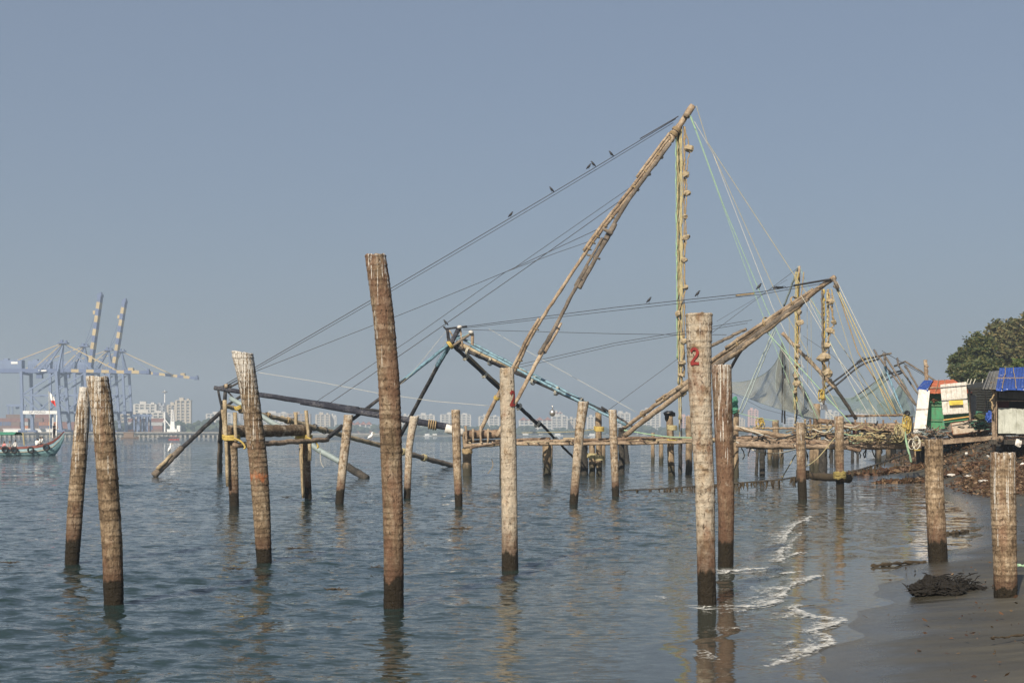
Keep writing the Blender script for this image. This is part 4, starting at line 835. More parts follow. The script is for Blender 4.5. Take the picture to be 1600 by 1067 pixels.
for k in range(34):
    px = random.uniform(1240, 1425); log((px, 660 + random.uniform(-4, 24), random.uniform(70.5, 75)), (px + random.uniform(4, 22) * random.choice([-1, 1]), 668 + random.uniform(-6, 20), random.uniform(70.5, 75)), 0.03, 0.03, random.choice(['deck', 'rope_b', 'bamboo', 'pile_dark', 'rope_y']), 'loose_pole')
for k in range(16):
    px = random.uniform(1150, 1430); pts = [P(px, 694, 72)]; 
    for i in range(4): pts.append(pts[-1] + Vector((random.uniform(-.1, .1), 0, -random.uniform(.08, .25))))
    rope(pier, 'hanging_weed', pts, 0.03, M['pile_dark'])
for k in range(12):
    px = random.uniform(1250, 1420); py = random.uniform(664, 686); rope(pier, 'slack_rope', curve([P(px, py, 70.3), P(px + random.uniform(8, 20), py + random.uniform(3, 9), 70), P(px + random.uniform(22, 40), py + random.uniform(-5, 6), 70.3)], 6), 0.022, M[random.choice(['rope_y', 'rope_w', 'rope_g', 'rope_b'])])
# lashings and slack ropes on the pier
for px, py, m in ((936, 670, 'rope_lash'), (1050, 668, 'rope_y'), (936, 715, 'rope_y'), (925, 712, 'rope_y'), (730, 705, 'rope_b'), (1150, 688, 'rope_y'), (1050, 690, 'rope_lash'), (1431, 700, 'rope_lash'), (1276, 672, 'rope_b')):
    d = 79; lash(pier, P(px, py - 4, d), P(px, py + 4, d), 0.5, 0.25, M[m], 5, 0.25, 0.035)
for pts, m, r_ in (([(1150, 690, 73), (1185, 706, 72), (1215, 708, 72), (1250, 700, 53)], 'rope_w', 0.03), ([(1150, 665, 74), (1195, 680, 73), (1235, 694, 73), (1256, 686, 54)], 'rope_w', 0.022), ([(1305, 683, 53), (1278, 715, 53), (1258, 730, 52.5)], 'rope_y', 0.018), ([(1243, 710, 75), (1221, 748, 75)], 'rope_y', 0.03),
                   ([(1258, 688, 52.4), (1260, 728, 52.4)], 'rope_w', 0.02), ([(815, 676, 80), (900, 674, 80), (940, 668, 80)], 'rope_y', 0.018), ([(975, 672, 79), (1040, 682, 79), (1090, 684, 79)], 'rope_g', 0.04), ([(1150, 644, 76), (1180, 652, 76), (1215, 658, 76)], 'rope_g', 0.02), ([(768, 716, 78), (770, 728, 78), (762, 740, 78)], 'rope_b', 0.02)):
    rope(pier, 'slack_rope', curve([P(*p) for p in pts], 6), r_, M[m])
def hank(par, px, py, d, m, n=6, sx=10, sy=14, name='rope_hank'):
    mb = MB()
    for k in range(n):
        ox = random.uniform(-4, 4); oy = random.uniform(-3, 3); a = random.uniform(0.6, 1); pts = []
        for i in range(17):
            t = 2 * math.pi * i / 16; pts.append(P(px + ox + sx / 2 * a * math.sin(t), py + oy + sy * a * (0.5 - 0.5 * math.cos(t)), d + random.uniform(-.15, .15)))
        mb.tube(pts, 0.024, 5)
    return mb.build(name, M[m], par, smooth=True)
hank(pier, 1405, 665, 69, 'rope_y', 8, 14, 24); hank(pier, 1418, 650, 69, 'rope_lash', 8, 10, 30); hank(pier, 1428, 684, 69, 'rope_w', 4, 14, 22); hank(pier, 1188, 656, 76, 'rope_lash', 8, 7, 12); hank(pier, 1284, 610, 67, 'rope_lash', 6, 6, 18); hank(pier, 1316, 683, 53, 'rope_y', 4, 5, 10)
rope(pier, 'slack_rope', curve([P(1412, 660, 69), P(1416, 690, 69), P(1424, 722, 69)]), 0.06, M['rope_g'])
# bags and caps on the piles, pots, floats
def bag(name, px, py, d, rx, rz, mat, label, cat):
    mb = MB(); mb.blob(P(px, py, d), (rx, rx * 0.8, rz), 15, 11, 0.3); return tag(mb.build(name, mat, loc=P(px, py, d)), label, cat)
def hat(name, px, py, d, label):
    root = empty(name, P(px, py, d), label, 'bag'); MB().blob(P(px, py - 2, d), (0.34, 0.3, 0.16), 12, 7, 0.12).build('folded_bag', M['black_plastic'], root, smooth=True)
    MB().blob(P(px - 4, py + 3, d), (0.12, 0.2, 0.26), 8, 7, 0.15).build('hanging_corner', M['black_plastic'], root, smooth=True); MB().blob(P(px + 6, py + 1, d), (0.14, 0.14, 0.07), 8, 5, 0.15).build('hanging_corner', M['black_plastic'], root, smooth=True)
hat('black_bag', 1046, 648, 79.5, 'black bag pulled over the top of a pier pile')
M['green_plastic'] = rough_mat('green_net_bag', (0.05, 0.20, 0.13), 0.4, 9, 0.6, 0.6)
mb = MB(); gp = [P(1150, 619, 76), P(1149, 622, 76), P(1148, 628, 76), P(1147, 636, 76), P(1148, 643, 76), P(1150, 646, 76)]
mb.tube(curve(gp, 3), [0.03, 0.07, 0.10, 0.12, 0.14, 0.17, 0.18, 0.17, 0.2, 0.21, 0.2, 0.22, 0.19, 0.16, 0.10, 0.04], 10, True, 0.28); tag(mb.build('green_bag', M['green_plastic'], loc=P(1149, 640, 76)), 'green net bag hung on a pile beside the mottled red post', 'bag')
bag('black_bundle', 1417, 646, 69, 0.16, 0.13, M['black_plastic'], 'small black bundle on the rope-draped pile near the green hut', 'bundle')
bag('net_heap', 1364, 680, 72, 0.85, 0.28, M['pile_dark'], 'dark heap of netting lying on the stage between rope lines', 'net heap')
M['red_plastic'] = rough_mat('faded_red_crate', (0.36, 0.09, 0.07), 0.3, 6, 0.7, 0.3)
mb = MB(); c = P(1342, 682, 72.5); mb.box(c, (0.55, 0.4, 0.06))
for dx in (-0.26, 0.26): mb.box(c + Vector((dx, 0, 0.2)), (0.03, 0.4, 0.34))
for dy in (-0.19, 0.19):
    for k in range(3): mb.box(c + Vector((0, dy, 0.08 + 0.12 * k)), (0.49, 0.03, 0.07))
tag(mb.build('red_crate', M['red_plastic'], loc=c), 'faded red slatted crate on the stage', 'crate')
MB().blob(P(863, 645, 80), (0.17, 0.17, 0.2), 12, 8, 0.03).tube([P(863, 642, 80), P(864, 636, 80), P(862, 633, 80)], 0.03, 5).build('hanging_pot', rough_mat('tin_pot', (0.5, 0.48, 0.45), 0.2, 5, 0.35, 0.1, metallic=0.8), loc=P(863, 645, 80), smooth=True)
tag(bpy.data.objects['hanging_pot'], 'small metal pot hanging from a line under the black spar', 'pot')
# weed-hung ropes just above the water and the sunken log between two posts
def weedy(name, pts, label, n=40):
    root = empty(name, pts[0], label, 'rope'); c = curve(pts, 10); rope(root, 'rope', c, 0.035, M['pile_dark']); mb = MB()
    for _ in range(n):
        p = random.choice(c) + Vector((random.uniform(-.2, .2), random.uniform(-.05, .05), 0)); L = random.uniform(0.08, 0.42); mb.tube(line(p, p - Vector((random.uniform(-.08, .08), 0, L)), 3, 0, 0.02), [0.03, 0.035, 0.025, 0.01], 5)
    tag(mb.build('weed_tassels', M['weed'], root), kind='stuff')
M['weed'] = rough_mat('rope_weed', (0.05, 0.035, 0.018), 0.5, 8, 0.9, 0.5)
weedy('weedy_rope', [P(974, 766, 60), P(1020, 764, 60), P(1055, 762, 60), P(1110, 757, 60)], 'dark weed-hung rope sagging low over the water left of the pale post', 34)
weedy('weedy_rope', [P(1110, 758, 58), P(1160, 754, 58), P(1210, 750, 57), P(1246, 745, 56)], 'weed-hung rope between the mottled red post and the weedy-collared post', 55)
weedy('weedy_rope', [P(1320, 738, 60), P(1345, 733, 60), P(1380, 722, 62), P(1418, 708, 64)], 'dark rope rising from the rope-collared post towards the beach', 40)
pole(None, 'sunken_log', P(1256, 742, 58), P(1326, 748, 55), 0.14, 0.17, M['weed'], n=14, wob=0.03)
tag(bpy.data.objects['sunken_log'], 'mossy log lying on the water between two brown posts', 'log')
M['collar'] = rough_mat('weedy_yellow_rope', (0.24, 0.19, 0.06), 0.6, 7, 0.9, 0.6)
for px, dd, lb in ((1254, 52.6, 'matted weed collar tied round the brown post left of the sunken log'), (1312, 52.6, 'yellow rope collar tied round the pale brown post right of the sunken log')):
    mb = MB()
    for k in range(9):
        c = P(px, 743 + random.uniform(-6, 6), dd); pts = []
        for i in range(13):
            t = 2 * math.pi * i / 12; pts.append(c + Vector((0.21 * math.cos(t), 0.21 * math.sin(t), random.uniform(-.07, .07))))
        mb.tube(pts, 0.035, 5)
    tag(mb.build('post_collar', M['weed'] if px < 1300 else M['collar'], loc=P(px, 743, dd), smooth=True), lb, 'collar')

# ================================================================ FAR SIDE: quay, cranes, containers, tower blocks, boats
M['crane_blue'] = rough_mat('crane_blue_paint', (0.09, 0.13, 0.25), 0.15, 0.2, 0.6, 0.0)
M['crane_pale'] = rough_mat('crane_pale_blue', (0.14, 0.19, 0.31), 0.15, 0.2, 0.6, 0.0)
M['crane_yellow'] = rough_mat('crane_yellow_paint', (0.44, 0.34, 0.17), 0.15, 0.2, 0.6, 0.0)
M['plate_white'] = rough_mat('white_sign_plate', (0.75, 0.75, 0.74), 0.08, 0.5, 0.6, 0.0)
M['ink'] = rough_mat('sign_lettering', (0.03, 0.03, 0.05), 0.1, 1, 0.7, 0.0)
M['concrete'] = rough_mat('quay_concrete', (0.27, 0.26, 0.24), 0.3, 0.3, 0.9, 0.0)
def text_mesh(name, s, size, loc, mat, par, rot=(R(90), 0, 0)):
    c = bpy.data.curves.new(name, 'FONT'); c.body = s; c.size = size; c.align_x = 'CENTER'; c.align_y = 'CENTER'; c.extrude = 0.01
    o = bpy.data.objects.new(name + '_tmp', c); S.collection.objects.link(o); me = bpy.data.meshes.new_from_object(o); bpy.data.objects.remove(o); bpy.data.curves.remove(c)
    me.name = name; me.materials.clear(); me.materials.append(mat); q = bpy.data.objects.new(name, me); S.collection.objects.link(q); q.parent = par; q.location = Vector(loc) - OFF[par]; q.rotation_euler = rot; OFF[q] = OFF[par]; return q
def sts_crane(label, d, xl, xr, raised=None, tip=None, apex=None, sign=False, back=-30):
    """ship-to-shore crane seen side on; xl, xr photo columns of its two leg lines"""
    k = d / F; g = Vector(P((xl + xr) / 2, HY, d)); g.z = 3.4; root = empty('container_crane', g, label, 'crane', 'ship-to-shore container cranes')
    hg = P(0, 581, d).z * 1.0; X0 = P(xl, 0, d).x; X1 = P(xr, 0, d).x; ya, yb = d - 8, d + 10
    pz = P(0, 644.5, d).z; mz = (hg + pz) / 2 - 1
    for x in (X0, X1):
        for y_ in (ya, yb):
            lean = 3.0 if x == X1 else 1.0
            MB().beam((x, y_, hg), (x + lean * 0.6, y_, pz), 1.7, 1.7).beam((x + lean * 0.6, y_, pz), (x + lean, y_, 4.6), 1.9, 1.9).build('leg', M['crane_pale'], root)
            mb = MB().box((x + lean, y_, 4.3), (5.5, 1.6, 1.2))
            for q in (-2, -0.7, 0.7, 2): mb.tube([(x + lean + q, y_ - 0.4, 3.7), (x + lean + q, y_ + 0.4, 3.7)], 0.45, 8)
            mb.build('bogie', M['crane_blue'], root)
        MB().beam((x + 1, ya, pz), (x + 1, yb, pz), 1.5, 1.8).beam((x, ya, hg - 1), (x, yb, hg - 1), 1.5, 1.8).build('cross_beam', M['crane_blue'], root)
    for y_ in (ya, yb):
        MB().beam((X0, y_, pz), (X1 + 2, y_, pz), 2.0, 1.4).build('portal_beam', M['crane_pale'], root)
        mb = MB(); cx = (X0 + X1) / 2
        for a, b in (((X0, pz + (hg - pz) * 0.42), (X1, hg - 1)), ((X0, pz + (hg - pz) * 0.42), (cx, pz + 1)), ((X1, pz + (hg - pz) * 0.42), (cx, pz + 1)), ((X0, pz + (hg - pz) * 0.42), (X1, pz + (hg - pz) * 0.42))):
            mb.beam((a[0], y_ + 0.1, a[1]), (b[0], y_ + 0.1, b[1]), 0.9, 0.9)
        mb.build('bracing', M['crane_pale'], root)
    for q in (-2.6, 2.6):
        MB().beam((X0 + back, d + q, hg + 0.6), (X1 + 3, d + q, hg + 0.6), 1.2, 2.6).build('girder', M['crane_blue'], root)
    ax = P(apex[0], apex[1], d)
    for y_ in (d - 4.5, d + 4.5):
        MB().beam((X1, y_, hg), (ax.x, d, ax.z), 0.9).build('a_frame_leg', M['crane_pale'], root); MB().beam((X1 - 12, y_, hg), (ax.x, d, ax.z), 0.7).build('a_frame_leg', M['crane_pale'], root)
    MB().box((ax.x, d, ax.z), (6, 5, 0.8)).box((ax.x - 1, d, ax.z + 1.2), (1.5, 2, 1.6)).box((ax.x + 1.8, d, ax.z + 1), (1, 2, 1.2)).build('apex_platform', M['crane_blue'], root)
    for fx in (X0 + 6, X0 + back * 0.6):
        for q in (-2.4, 2.4): MB().beam((ax.x, d + q * 0.4, ax.z), (fx, d + q, hg + 2), 0.45).build('back_stay', M['crane_yellow' if q < 0 else 'crane_pale'], root)
    hx, hz = X1 + 3, hg + 0.8
    if raised:
        tp = P(raised[0], raised[1], d); hinge = P(raised[2], 577, d)
    else:
        tp = P(tip[0], tip[1], d); hinge = Vector((hx, d, hz))
    nseg = 11
    for i in range(nseg):
        a = hinge.lerp(tp, i / nseg); b = hinge.lerp(tp, (i + 1) / nseg)
        for q in (-2.2, 2.2): MB().beam(a + Vector((0, q, 0)), b + Vector((0, q, 0)), 1.9 if raised else 1.5, 2.2 if raised else 1.9).build('boom_segment', M['crane_yellow' if i % 2 else 'crane_blue'], root)
        MB().beam(a + Vector((0, -2.2, 0)), a + Vector((0, 2.2, 0)), 0.7).build('boom_tie', M['crane_blue'], root)
    MB().box(tp, (2.6, 5.5, 2.2)).box(tp + Vector((0.4, 0, 1.6)), (1.2, 3, 1.2)).build('boom_head', M['crane_blue'], root)
    if raised:
        m_ = hinge.lerp(tp, 0.77); MB().box(m_ + Vector((-2.0, 0, 0)), (2.2, 3, 2.4)).build('sheave_block', M['crane_yellow'], root)
        for q in (0.77, 0.5): MB().tube([ax, hinge.lerp(tp, q) + Vector((-1.5, 0, 0))], 0.16, 5).build('boom_stay', M['crane_blue'], root)
    else:
        for q in (0.62, 0.33):
            for y_ in (-2, 2): MB().beam(ax + Vector((0, y_ * 0.4, 0)), hinge.lerp(tp, q) + Vector((0, y_, 1)), 0.4).build('boom_stay', M['crane_yellow' if q > 0.5 else 'crane_pale'], root)
        MB().box(hinge.lerp(tp, 0.8) + Vector((0, 0, 1.8)), (3, 4, 1.8)).build('boom_walkway_house', M['crane_yellow'], root)
    MB().box((X0 - 9, d, hg + 4.6), (15, 6, 5.4)).box((X0 - 12, d, hg + 7.8), (3, 3, 1.2)).box((X0 - 5, d, hg + 7.7), (2, 2, 1.0)).build('machinery_house', M['crane_pale'], root)
    mb = MB()
    for rx in (X0 + 3, X0 + 10, X0 + 18):
        for q in range(5): mb.beam((rx + q * 1.2, d - 3, hg + 2), (rx + q * 1.2, d - 3, hg + 4.6), 0.18)
        mb.beam((rx, d - 3, hg + 4.6), (rx + 5, d - 3, hg + 4.6), 0.2).beam((rx, d - 3, hg + 3.4), (rx + 5, d - 3, hg + 3.4), 0.18)
    mb.build('walkway_rail', M['crane_blue'], root)
    MB().box((X0 + 9, d, hg - 2.6), (3.5, 3, 3)).box((X0 + 9, d, hg - 0.9), (5, 5, 0.5)).build('operator_cab', M['crane_blue'], root)
    for zz in (0.25, 0.5, 0.75):
        MB().box((X1 + 2.5, ya + 0.5, lerp(4.6, hg, zz)), (2.6, 2.2, 0.4)).build('stair_landing', M['crane_blue'], root)
    if sign:
        pl = MB().box(((P(70, 0, d).x), ya - 1.1, pz), (53 * k, 0.2, 2.1)).build('sign_board', M['plate_white'], root)
        text_mesh('sign_lettering', 'DP WORLD', 2.0, (P(66, 0, d).x, ya - 1.25, pz), M['ink'], pl)
        MB().box((X0 - 6, d - 3.2, hg + 5.6), (4.2, 0.15, 1.5)).build('house_plate', M['plate_white'], root); MB().box((X0 + 12, d - 4.1, hg + 0.6), (5, 0.15, 1.0)).build('girder_plate', M['plate_white'], root)
sts_crane('nearest blue container crane with sign board, boom lowered level to the right', 900, 40, 94, tip=(231, 582), apex=(99, 536), sign=True)
sts_crane('blue container crane with the taller, left-hand raised striped boom', 955, 84, 138, raised=(157, 462, 141), apex=(132, 541))
sts_crane('blue container crane with the right-hand raised striped boom', 1005, 122, 175, raised=(195, 471, 178), apex=(170, 547))
sts_crane('farthest blue container crane, its lowered striped boom reaching farthest right', 1060, 148, 196, tip=(307, 591), apex=(190, 549))

# quay: deck on piles
quay = empty('quay', (P(150, 0, 905).x, 905, 0), 'long concrete quay on piles under the container cranes', 'quay')
xa, xb = P(-70, 0, 905).x, P(352, 0, 905).x
MB().box(((xa + xb) / 2, 905 + 45, 2.7), (xb - xa, 90, 1.4)).build('deck', M['concrete'], quay); MB().box(((xa + xb) / 2, 903.6, 3.5), (xb - xa, 0.5, 0.5)).build('kerb', M['concrete'], quay)
pm = None
for i in range(58):
    x = xa + 2 + i * (xb - xa - 4) / 57
    if pm is None: o = MB().beam((x, 906, -2), (x, 906, 2.0), 1.4, 1.4).build('pile', M['concrete'], quay); pm = (o, x)
    else: o = pm[0].copy(); S.collection.objects.link(o); o.location.x = x - pm[1]
tag(MB().box((P(130, 0, 1000).x, 1110, 2.4), (420, 240, 1.2)).build('container_yard', M['concrete']), kind='structure')
# containers (countless look-alikes in stacks)
cm = {}
for nm, c in (('red', (0.20, 0.10, 0.085)), ('brown', (0.16, 0.11, 0.09)), ('blue', (0.06, 0.12, 0.25)), ('grey', (0.35, 0.36, 0.37)), ('orange', (0.42, 0.16, 0.06))):
    mt = rough_mat('container_' + nm, c, 0.2, 0.5, 0.7, 0.0); mb = MB().box((0, 0, 1.3), (12.0, 2.3, 2.5))
    for x in (-6, 6):
        for y_ in (-1.17, 1.17): mb.box((x, y_, 1.3), (0.25, 0.25, 2.6))
    for q in range(-5, 6): mb.box((q * 1.1, -1.17, 1.3), (0.4, 0.1, 2.3))
    o = mb.build('shipping_container', mt); cm[nm] = o.data; bpy.data.objects.remove(o)
rnd = random.Random(12)
LBC = {'red': 'red', 'brown': 'brown', 'blue': 'dark blue', 'grey': 'grey', 'orange': 'orange'}
for px, n_, dd in ((4, 3, 985), (11, 4, 990), (18, 3, 985), (24, 5, 992), (31, 4, 988), (47, 3, 990), (54, 4, 992), (62, 3, 990), (69, 5, 993), (76, 3, 990), (86, 3, 992), (104, 3, 990), (112, 2, 988), (214, 4, 1010), (220, 3, 1010), (226, 2, 1010), (241, 3, 1010), (246, 4, 1012)):
    for z in range(n_):
        nm = rnd.choice(['red', 'red', 'brown', 'brown', 'grey', 'blue', 'orange']); o = bpy.data.objects.new('shipping_container', cm[nm]); S.collection.objects.link(o)
        o.location = (P(px, 0, dd).x, dd, 3.02 + z * 2.62); tag(o, LBC[nm] + ' shipping container stacked in the yard behind the container cranes', 'container', LBC[nm] + ' containers in the yard')
# yard gantries, lamp mast, white harbour crane
for px, dd, hh, lb in ((26, 1030, 20, 'small hazy yard gantry left of the nearest container crane'), (216, 960, 12, 'blue grey yard gantry just right of the crane legs'), (229, 965, 12, 'blue grey yard gantry left of the tall lamp mast')):
    x = P(px, 0, dd).x; root = empty('yard_gantry', (x, dd, 3.0), lb, 'gantry crane', 'yard gantry cranes'); wd = 3.2 if hh < 15 else 9
    for q in (-wd / 2, wd / 2):
        for y_ in (-4, 4): MB().beam((x + q, dd + y_, 3), (x + q, dd + y_, 3 + hh), 0.9).build('leg', M['crane_pale'], root)
    [MB().box((x, dd + q, 3 + hh), (wd + 2.5, 1.2, 1.5)).build('top_beam', M['crane_pale'], root) for q in (-4, 4)]; MB().box((x + 0.6, dd, 3 + hh - 1.6), (2, 2, 1.6)).build('trolley', M['crane_blue'], root)
x = P(257.5, 0, 930).x; lm = empty('lamp_mast', (x, 930, 3.2), 'tall slim lamp mast on the quay right of the cranes', 'lamp mast')
MB().tube([(x, 930, 3.2), (x, 930, 31)], [0.55, 0.3], 10).build('mast', M['plate_white'], lm); MB().tube([(x, 930, 29.6), (x, 930, 30.2)], [1.6, 1.6], 12).build('lamp_ring', M['concrete'], lm)
x = P(270, 0, 928).x; hc = empty('harbour_crane', (x, 928, 3.2), 'white slewing harbour crane with stepped tower on the quay', 'harbour crane')
MB().box((x, 928, 4.4), (6.5, 5, 2.4)).build('carriage', M['plate_white'], hc); MB().box((x, 928, 8.0), (3.0, 3.0, 5.0), None, 0.8).build('turntable_house', M['plate_white'], hc); mb = MB()
for qx in (-1, 1):
    for qy in (-1, 1): mb.beam((x + qx * 1.1, 928 + qy * 1.1, 10.5), (x + qx * 0.5, 928 + qy * 0.5, 17.6), 0.34)
for k in range(5):
    w0, w1 = 1.1 - .12 * k, 1.1 - .12 * (k + 1); mb.beam((x - w0, 927, 10.6 + 1.4 * k), (x + w1, 927, 12 + 1.4 * k), 0.22).box((x, 927, 10.6 + 1.4 * k), (2 * w0, 0.3, 0.25))
mb.build('lattice_tower', M['plate_white'], hc)
MB().beam((x - 0.4, 928, 17.5), (x - 0.2, 928, 20.5), 1.0).box((x + 4, 928, 6), (2.2, 3, 4)).build('head', M['plate_white'], hc); MB().beam((x - 1, 927, 7), (x - 5, 927, 12), 0.5).beam((x - 5, 927, 12), (x - 6.2, 927, 10), 0.3).build('jib', M['plate_white'], hc)
# harbour sheds: long pale roof by the near crane
x = P(55, 0, 915).x; MB().box((x, 915, 4.4), (38, 8, 2.2)).box((x, 915, 5.7), (39, 9, 0.4)).build('transit_shed', M['plate_white'], loc=(x, 915, 3.2)); tag(bpy.data.objects['transit_shed'], 'long low pale shed on the quay beneath the nearest crane', 'shed')

# tower blocks
def wall(name, c): return rough_mat(name, c, 0.10, 0.05, 0.85, 0.0)
WC = {'white': wall('tower_white', (0.52, 0.50, 0.46)), 'cream': wall('tower_cream', (0.47, 0.42, 0.34)), 'tan': wall('tower_tan', (0.38, 0.29, 0.22)), 'grey': wall('tower_grey', (0.36, 0.37, 0.39)), 'pink': wall('tower_pink', (0.56, 0.36, 0.31))}
M['glass_far'] = rough_mat('far_window_glass', (0.16, 0.18, 0.20), 0.3, 0.2, 0.4, 0.0); M['roof_red'] = rough_mat('far_red_roof', (0.33, 0.13, 0.08), 0.3, 0.1, 0.9, 0.0)
def tower(label, x0, x1, ytop, d, c, bays=None, crown='tank', roofm=None, floor=3.3, ridge=False):
    X0, X1 = P(x0, 0, d).x, P(x1, 0, d).x; top = P(0, ytop, d).z; cx = (X0 + X1) / 2; w_ = X1 - X0; dep = min(16, max(9, w_ * 0.6)); root = empty('tower_block', (cx, d, 1.4), label, 'building', 'buildings along the far shore')
    MB().box((cx, d + dep / 2 + 0.7, (top + 1.4) / 2), (w_ - 1.0, dep - 1, top - 1.4)).build('window_wall', M['glass_far'], root)
    mb = MB(); z = 1.6
    while z < top - 1: mb.box((cx, d + dep / 2 + 0.35, z + 0.5), (w_, dep + 0.3, 1.35)); z += floor
    mb.build('floor_band', WC[c], root)
    mb = MB(); nb = bays or max(3, int(w_ / 5.5))
    for i in range(nb + 1):
        pw = 1.6 if i % 2 else 2.4; mb.box((X0 + i * w_ / nb, d + 0.1, (top + 1.4) / 2), (pw, 1.0, top - 1.4))
    for q in (X0, X1): mb.box((q, d + dep / 2, (top + 1.4) / 2), (0.8, dep * 0.8, top - 1.4))
    mb.build('pier_strip', WC[c], root)
    mb = MB().box((cx, d + dep / 2, top + 0.2), (w_ + 1, dep + 1, 1.0)); rm = MB()
    if crown == 'tank': rm.box((cx - w_ * 0.15, d + dep / 2, top + 2), (w_ * 0.3, 5, 3)).box((cx + w_ * 0.3, d + dep / 2, top + 1.4), (w_ * 0.16, 4, 2))
    r_ = mb.build('roof', roofm or WC[c], root)
    if crown == 'tank': rm.build('roof_tank', WC[c], r_)
    if ridge:
        for q in np.linspace(X0 + w_ * 0.12, X1 - w_ * 0.12, 4):
            MB().quad((q - w_ * .1, d - 0.6, top + 0.7), (q + w_ * .1, d - 0.6, top + 0.7), (q, d + dep / 2, top + 4)).quad((q + w_ * .1, d - 0.6, top + 0.7), (q + w_ * .1, d + dep, top + 0.7), (q, d + dep / 2, top + 4)).quad((q - w_ * .1, d + dep, top + 0.7), (q - w_ * .1, d - 0.6, top + 0.7), (q, d + dep / 2, top + 4)).quad((q - w_ * .1, d + dep, top + .7), (q + w_ * .1, d + dep, top + .7), (q, d + dep / 2, top + 4)).build('gable', M['roof_red'], r_)
TB = [('stepped white block right behind the crane legs, upper part', 210, 243, 632, 1530, 'white'), ('lower long white block in front of the stepped block', 203, 256, 645, 1480, 'white'), ('pale green-roofed low block left of the lamp mast', 188, 214, 648, 1470, 'cream'), ('dim grey block just left of the lamp mast', 243, 258, 634, 1640, 'grey'),
      ('shorter of the twin beige towers by the harbour crane', 262, 280, 633, 1560, 'cream'), ('taller of the twin beige towers by the harbour crane', 275, 297, 626, 1540, 'cream'),
      ('long grey white block left of the flared post', 323, 362, 647, 1900, 'white'), ('block half hidden behind the flared post', 360, 396, 645, 1920, 'grey'), ('wide white block right of the flared post', 410, 450, 646, 1920, 'white'), ('tan block above the right pile of the log frame', 450, 484, 647, 1900, 'tan'),
      ('cream tower between log frame and leaning pale post', 494, 515, 648, 1880, 'cream'), ('slim pale tower beside the cream one', 516, 525, 650, 1890, 'white'), ('white apartment block seen just right of the tallest post', 652, 678, 649, 1900, 'white'), ('narrow white block hard by the tallest post', 628, 641, 650, 1890, 'white'),
      ('broad white block behind the slender straight tan post', 689, 735, 648, 1880, 'white'), ('white block behind the foot of the tallest mast', 749, 779, 651, 1900, 'white'), ('tall white apartment tower right of the church-like complex', 862, 886, 651, 1900, 'white'),
      ('pale blocks left of the leaning pale post', 888, 902, 655, 1920, 'cream'), ('pale block just right of the leaning pale post', 918, 933, 652, 1910, 'white'), ('white block behind the pale post with rotten top', 962, 984, 646, 1900, 'white'), ('biggest white tower beneath the right-leaning mast', 1003, 1031, 641, 1880, 'white'),
      ('dim block left of the tall post with the figure 2', 1062, 1080, 651, 1940, 'pink'), ('pinkish tower under the grey-green net', 1170, 1184, 641, 1900, 'pink'), ('pale low block left of the pinkish tower', 1152, 1163, 655, 1930, 'cream'), ('pale wide block beside the hanging stones', 1291, 1310, 644, 1900, 'white'), ('white block behind the far rigs, left half', 1336, 1352, 642, 1900, 'white'), ('white block behind the far rigs, right half', 1353, 1368, 643, 1910, 'white'),
      ('low pale block under the grey-green net', 1225, 1262, 656, 1930, 'grey'), ('low pale block left of the big white tower', 986, 1001, 656, 1925, 'grey')]
for q in TB: tower(q[0] + ' on the far shore', *q[1:])
tower('long white palace-like building with red gabled roofs on the far shore', 812, 862, 656, 1850, 'white', roofm=M['roof_red'], crown=None, ridge=True, floor=4)
tower('domed white building rising behind the palace-like one on the far shore', 864, 878, 645, 1960, 'white', crown='tank', roofm=M['roof_red'])
tower('long low white building with many gables left of the tallest post on the far shore', 545, 580, 663, 1740, 'white', crown=None, roofm=M['roof_red'], ridge=True, floor=4)
tower('low pink-roofed waterside shed left of the tallest post on the far shore', 553, 600, 674.5, 1690, 'pink', crown=None, roofm=M['roof_red'], floor=4)

# small craft far off
def small_boat(label, px, py, L, c, cabin, cc):
    d = F * CH / (py - HY); p = P(px, py, d); p.z = 0; root = empty('small_boat', p, label, 'boat', 'small boats far across the water'); mb = MB(); hw = L * 0.13
    pts = [(-L / 2, 0.8, 0.7), (-L / 4, 1, 1), (L / 4, 0.95, 1), (L / 2, 1.6, 0.05)]; rows = []
    for x, sh, b in pts: rows.append([Vector((p.x + x, p.y - hw * b, L * 0.09 * sh)), Vector((p.x + x * 0.94, p.y - hw * b * 0.7, -0.2)), Vector((p.x + x * 0.94, p.y + hw * b * 0.7, -0.2)), Vector((p.x + x, p.y + hw * b, L * 0.09 * sh))])
    for a, b in zip(rows, rows[1:]):
        for i in range(3): mb.quad(a[i], a[i + 1], b[i + 1], b[i])
        mb.quad(a[0], b[0], b[3], a[3])
    mb.quad(*rows[0]); mb.build('hull', c, root)
    if cabin:
        zc = L * 0.09; MB().box((p.x - L * 0.05, p.y, zc + cabin * 0.45), (L * 0.55, hw * 1.5, cabin * 0.9)).build('cabin', cc, root); MB().box((p.x - L * 0.05, p.y, zc + cabin * 0.98), (L * 0.64, hw * 1.8, cabin * 0.14)).build('cabin_roof', c, root)
BM = {k: rough_mat('boat_' + k, c, 0.2, 1, 0.6, 0.0) for k, c in (('brown', (0.17, 0.11, 0.07)), ('red', (0.40, 0.07, 0.05)), ('white', (0.7, 0.7, 0.68)), ('dark', (0.05, 0.06, 0.08)))}
small_boat('brown covered passenger boat below the crane legs', 203, 685.5, 9, BM['brown'], 2.4, BM['brown']); small_boat('little red boat near the harbour crane', 272, 687, 4.5, BM['red'], 0.9, BM['dark']); small_boat('low dark boat left of the little red boat', 257, 685.6, 7, BM['dark'], 0.6, BM['dark'])
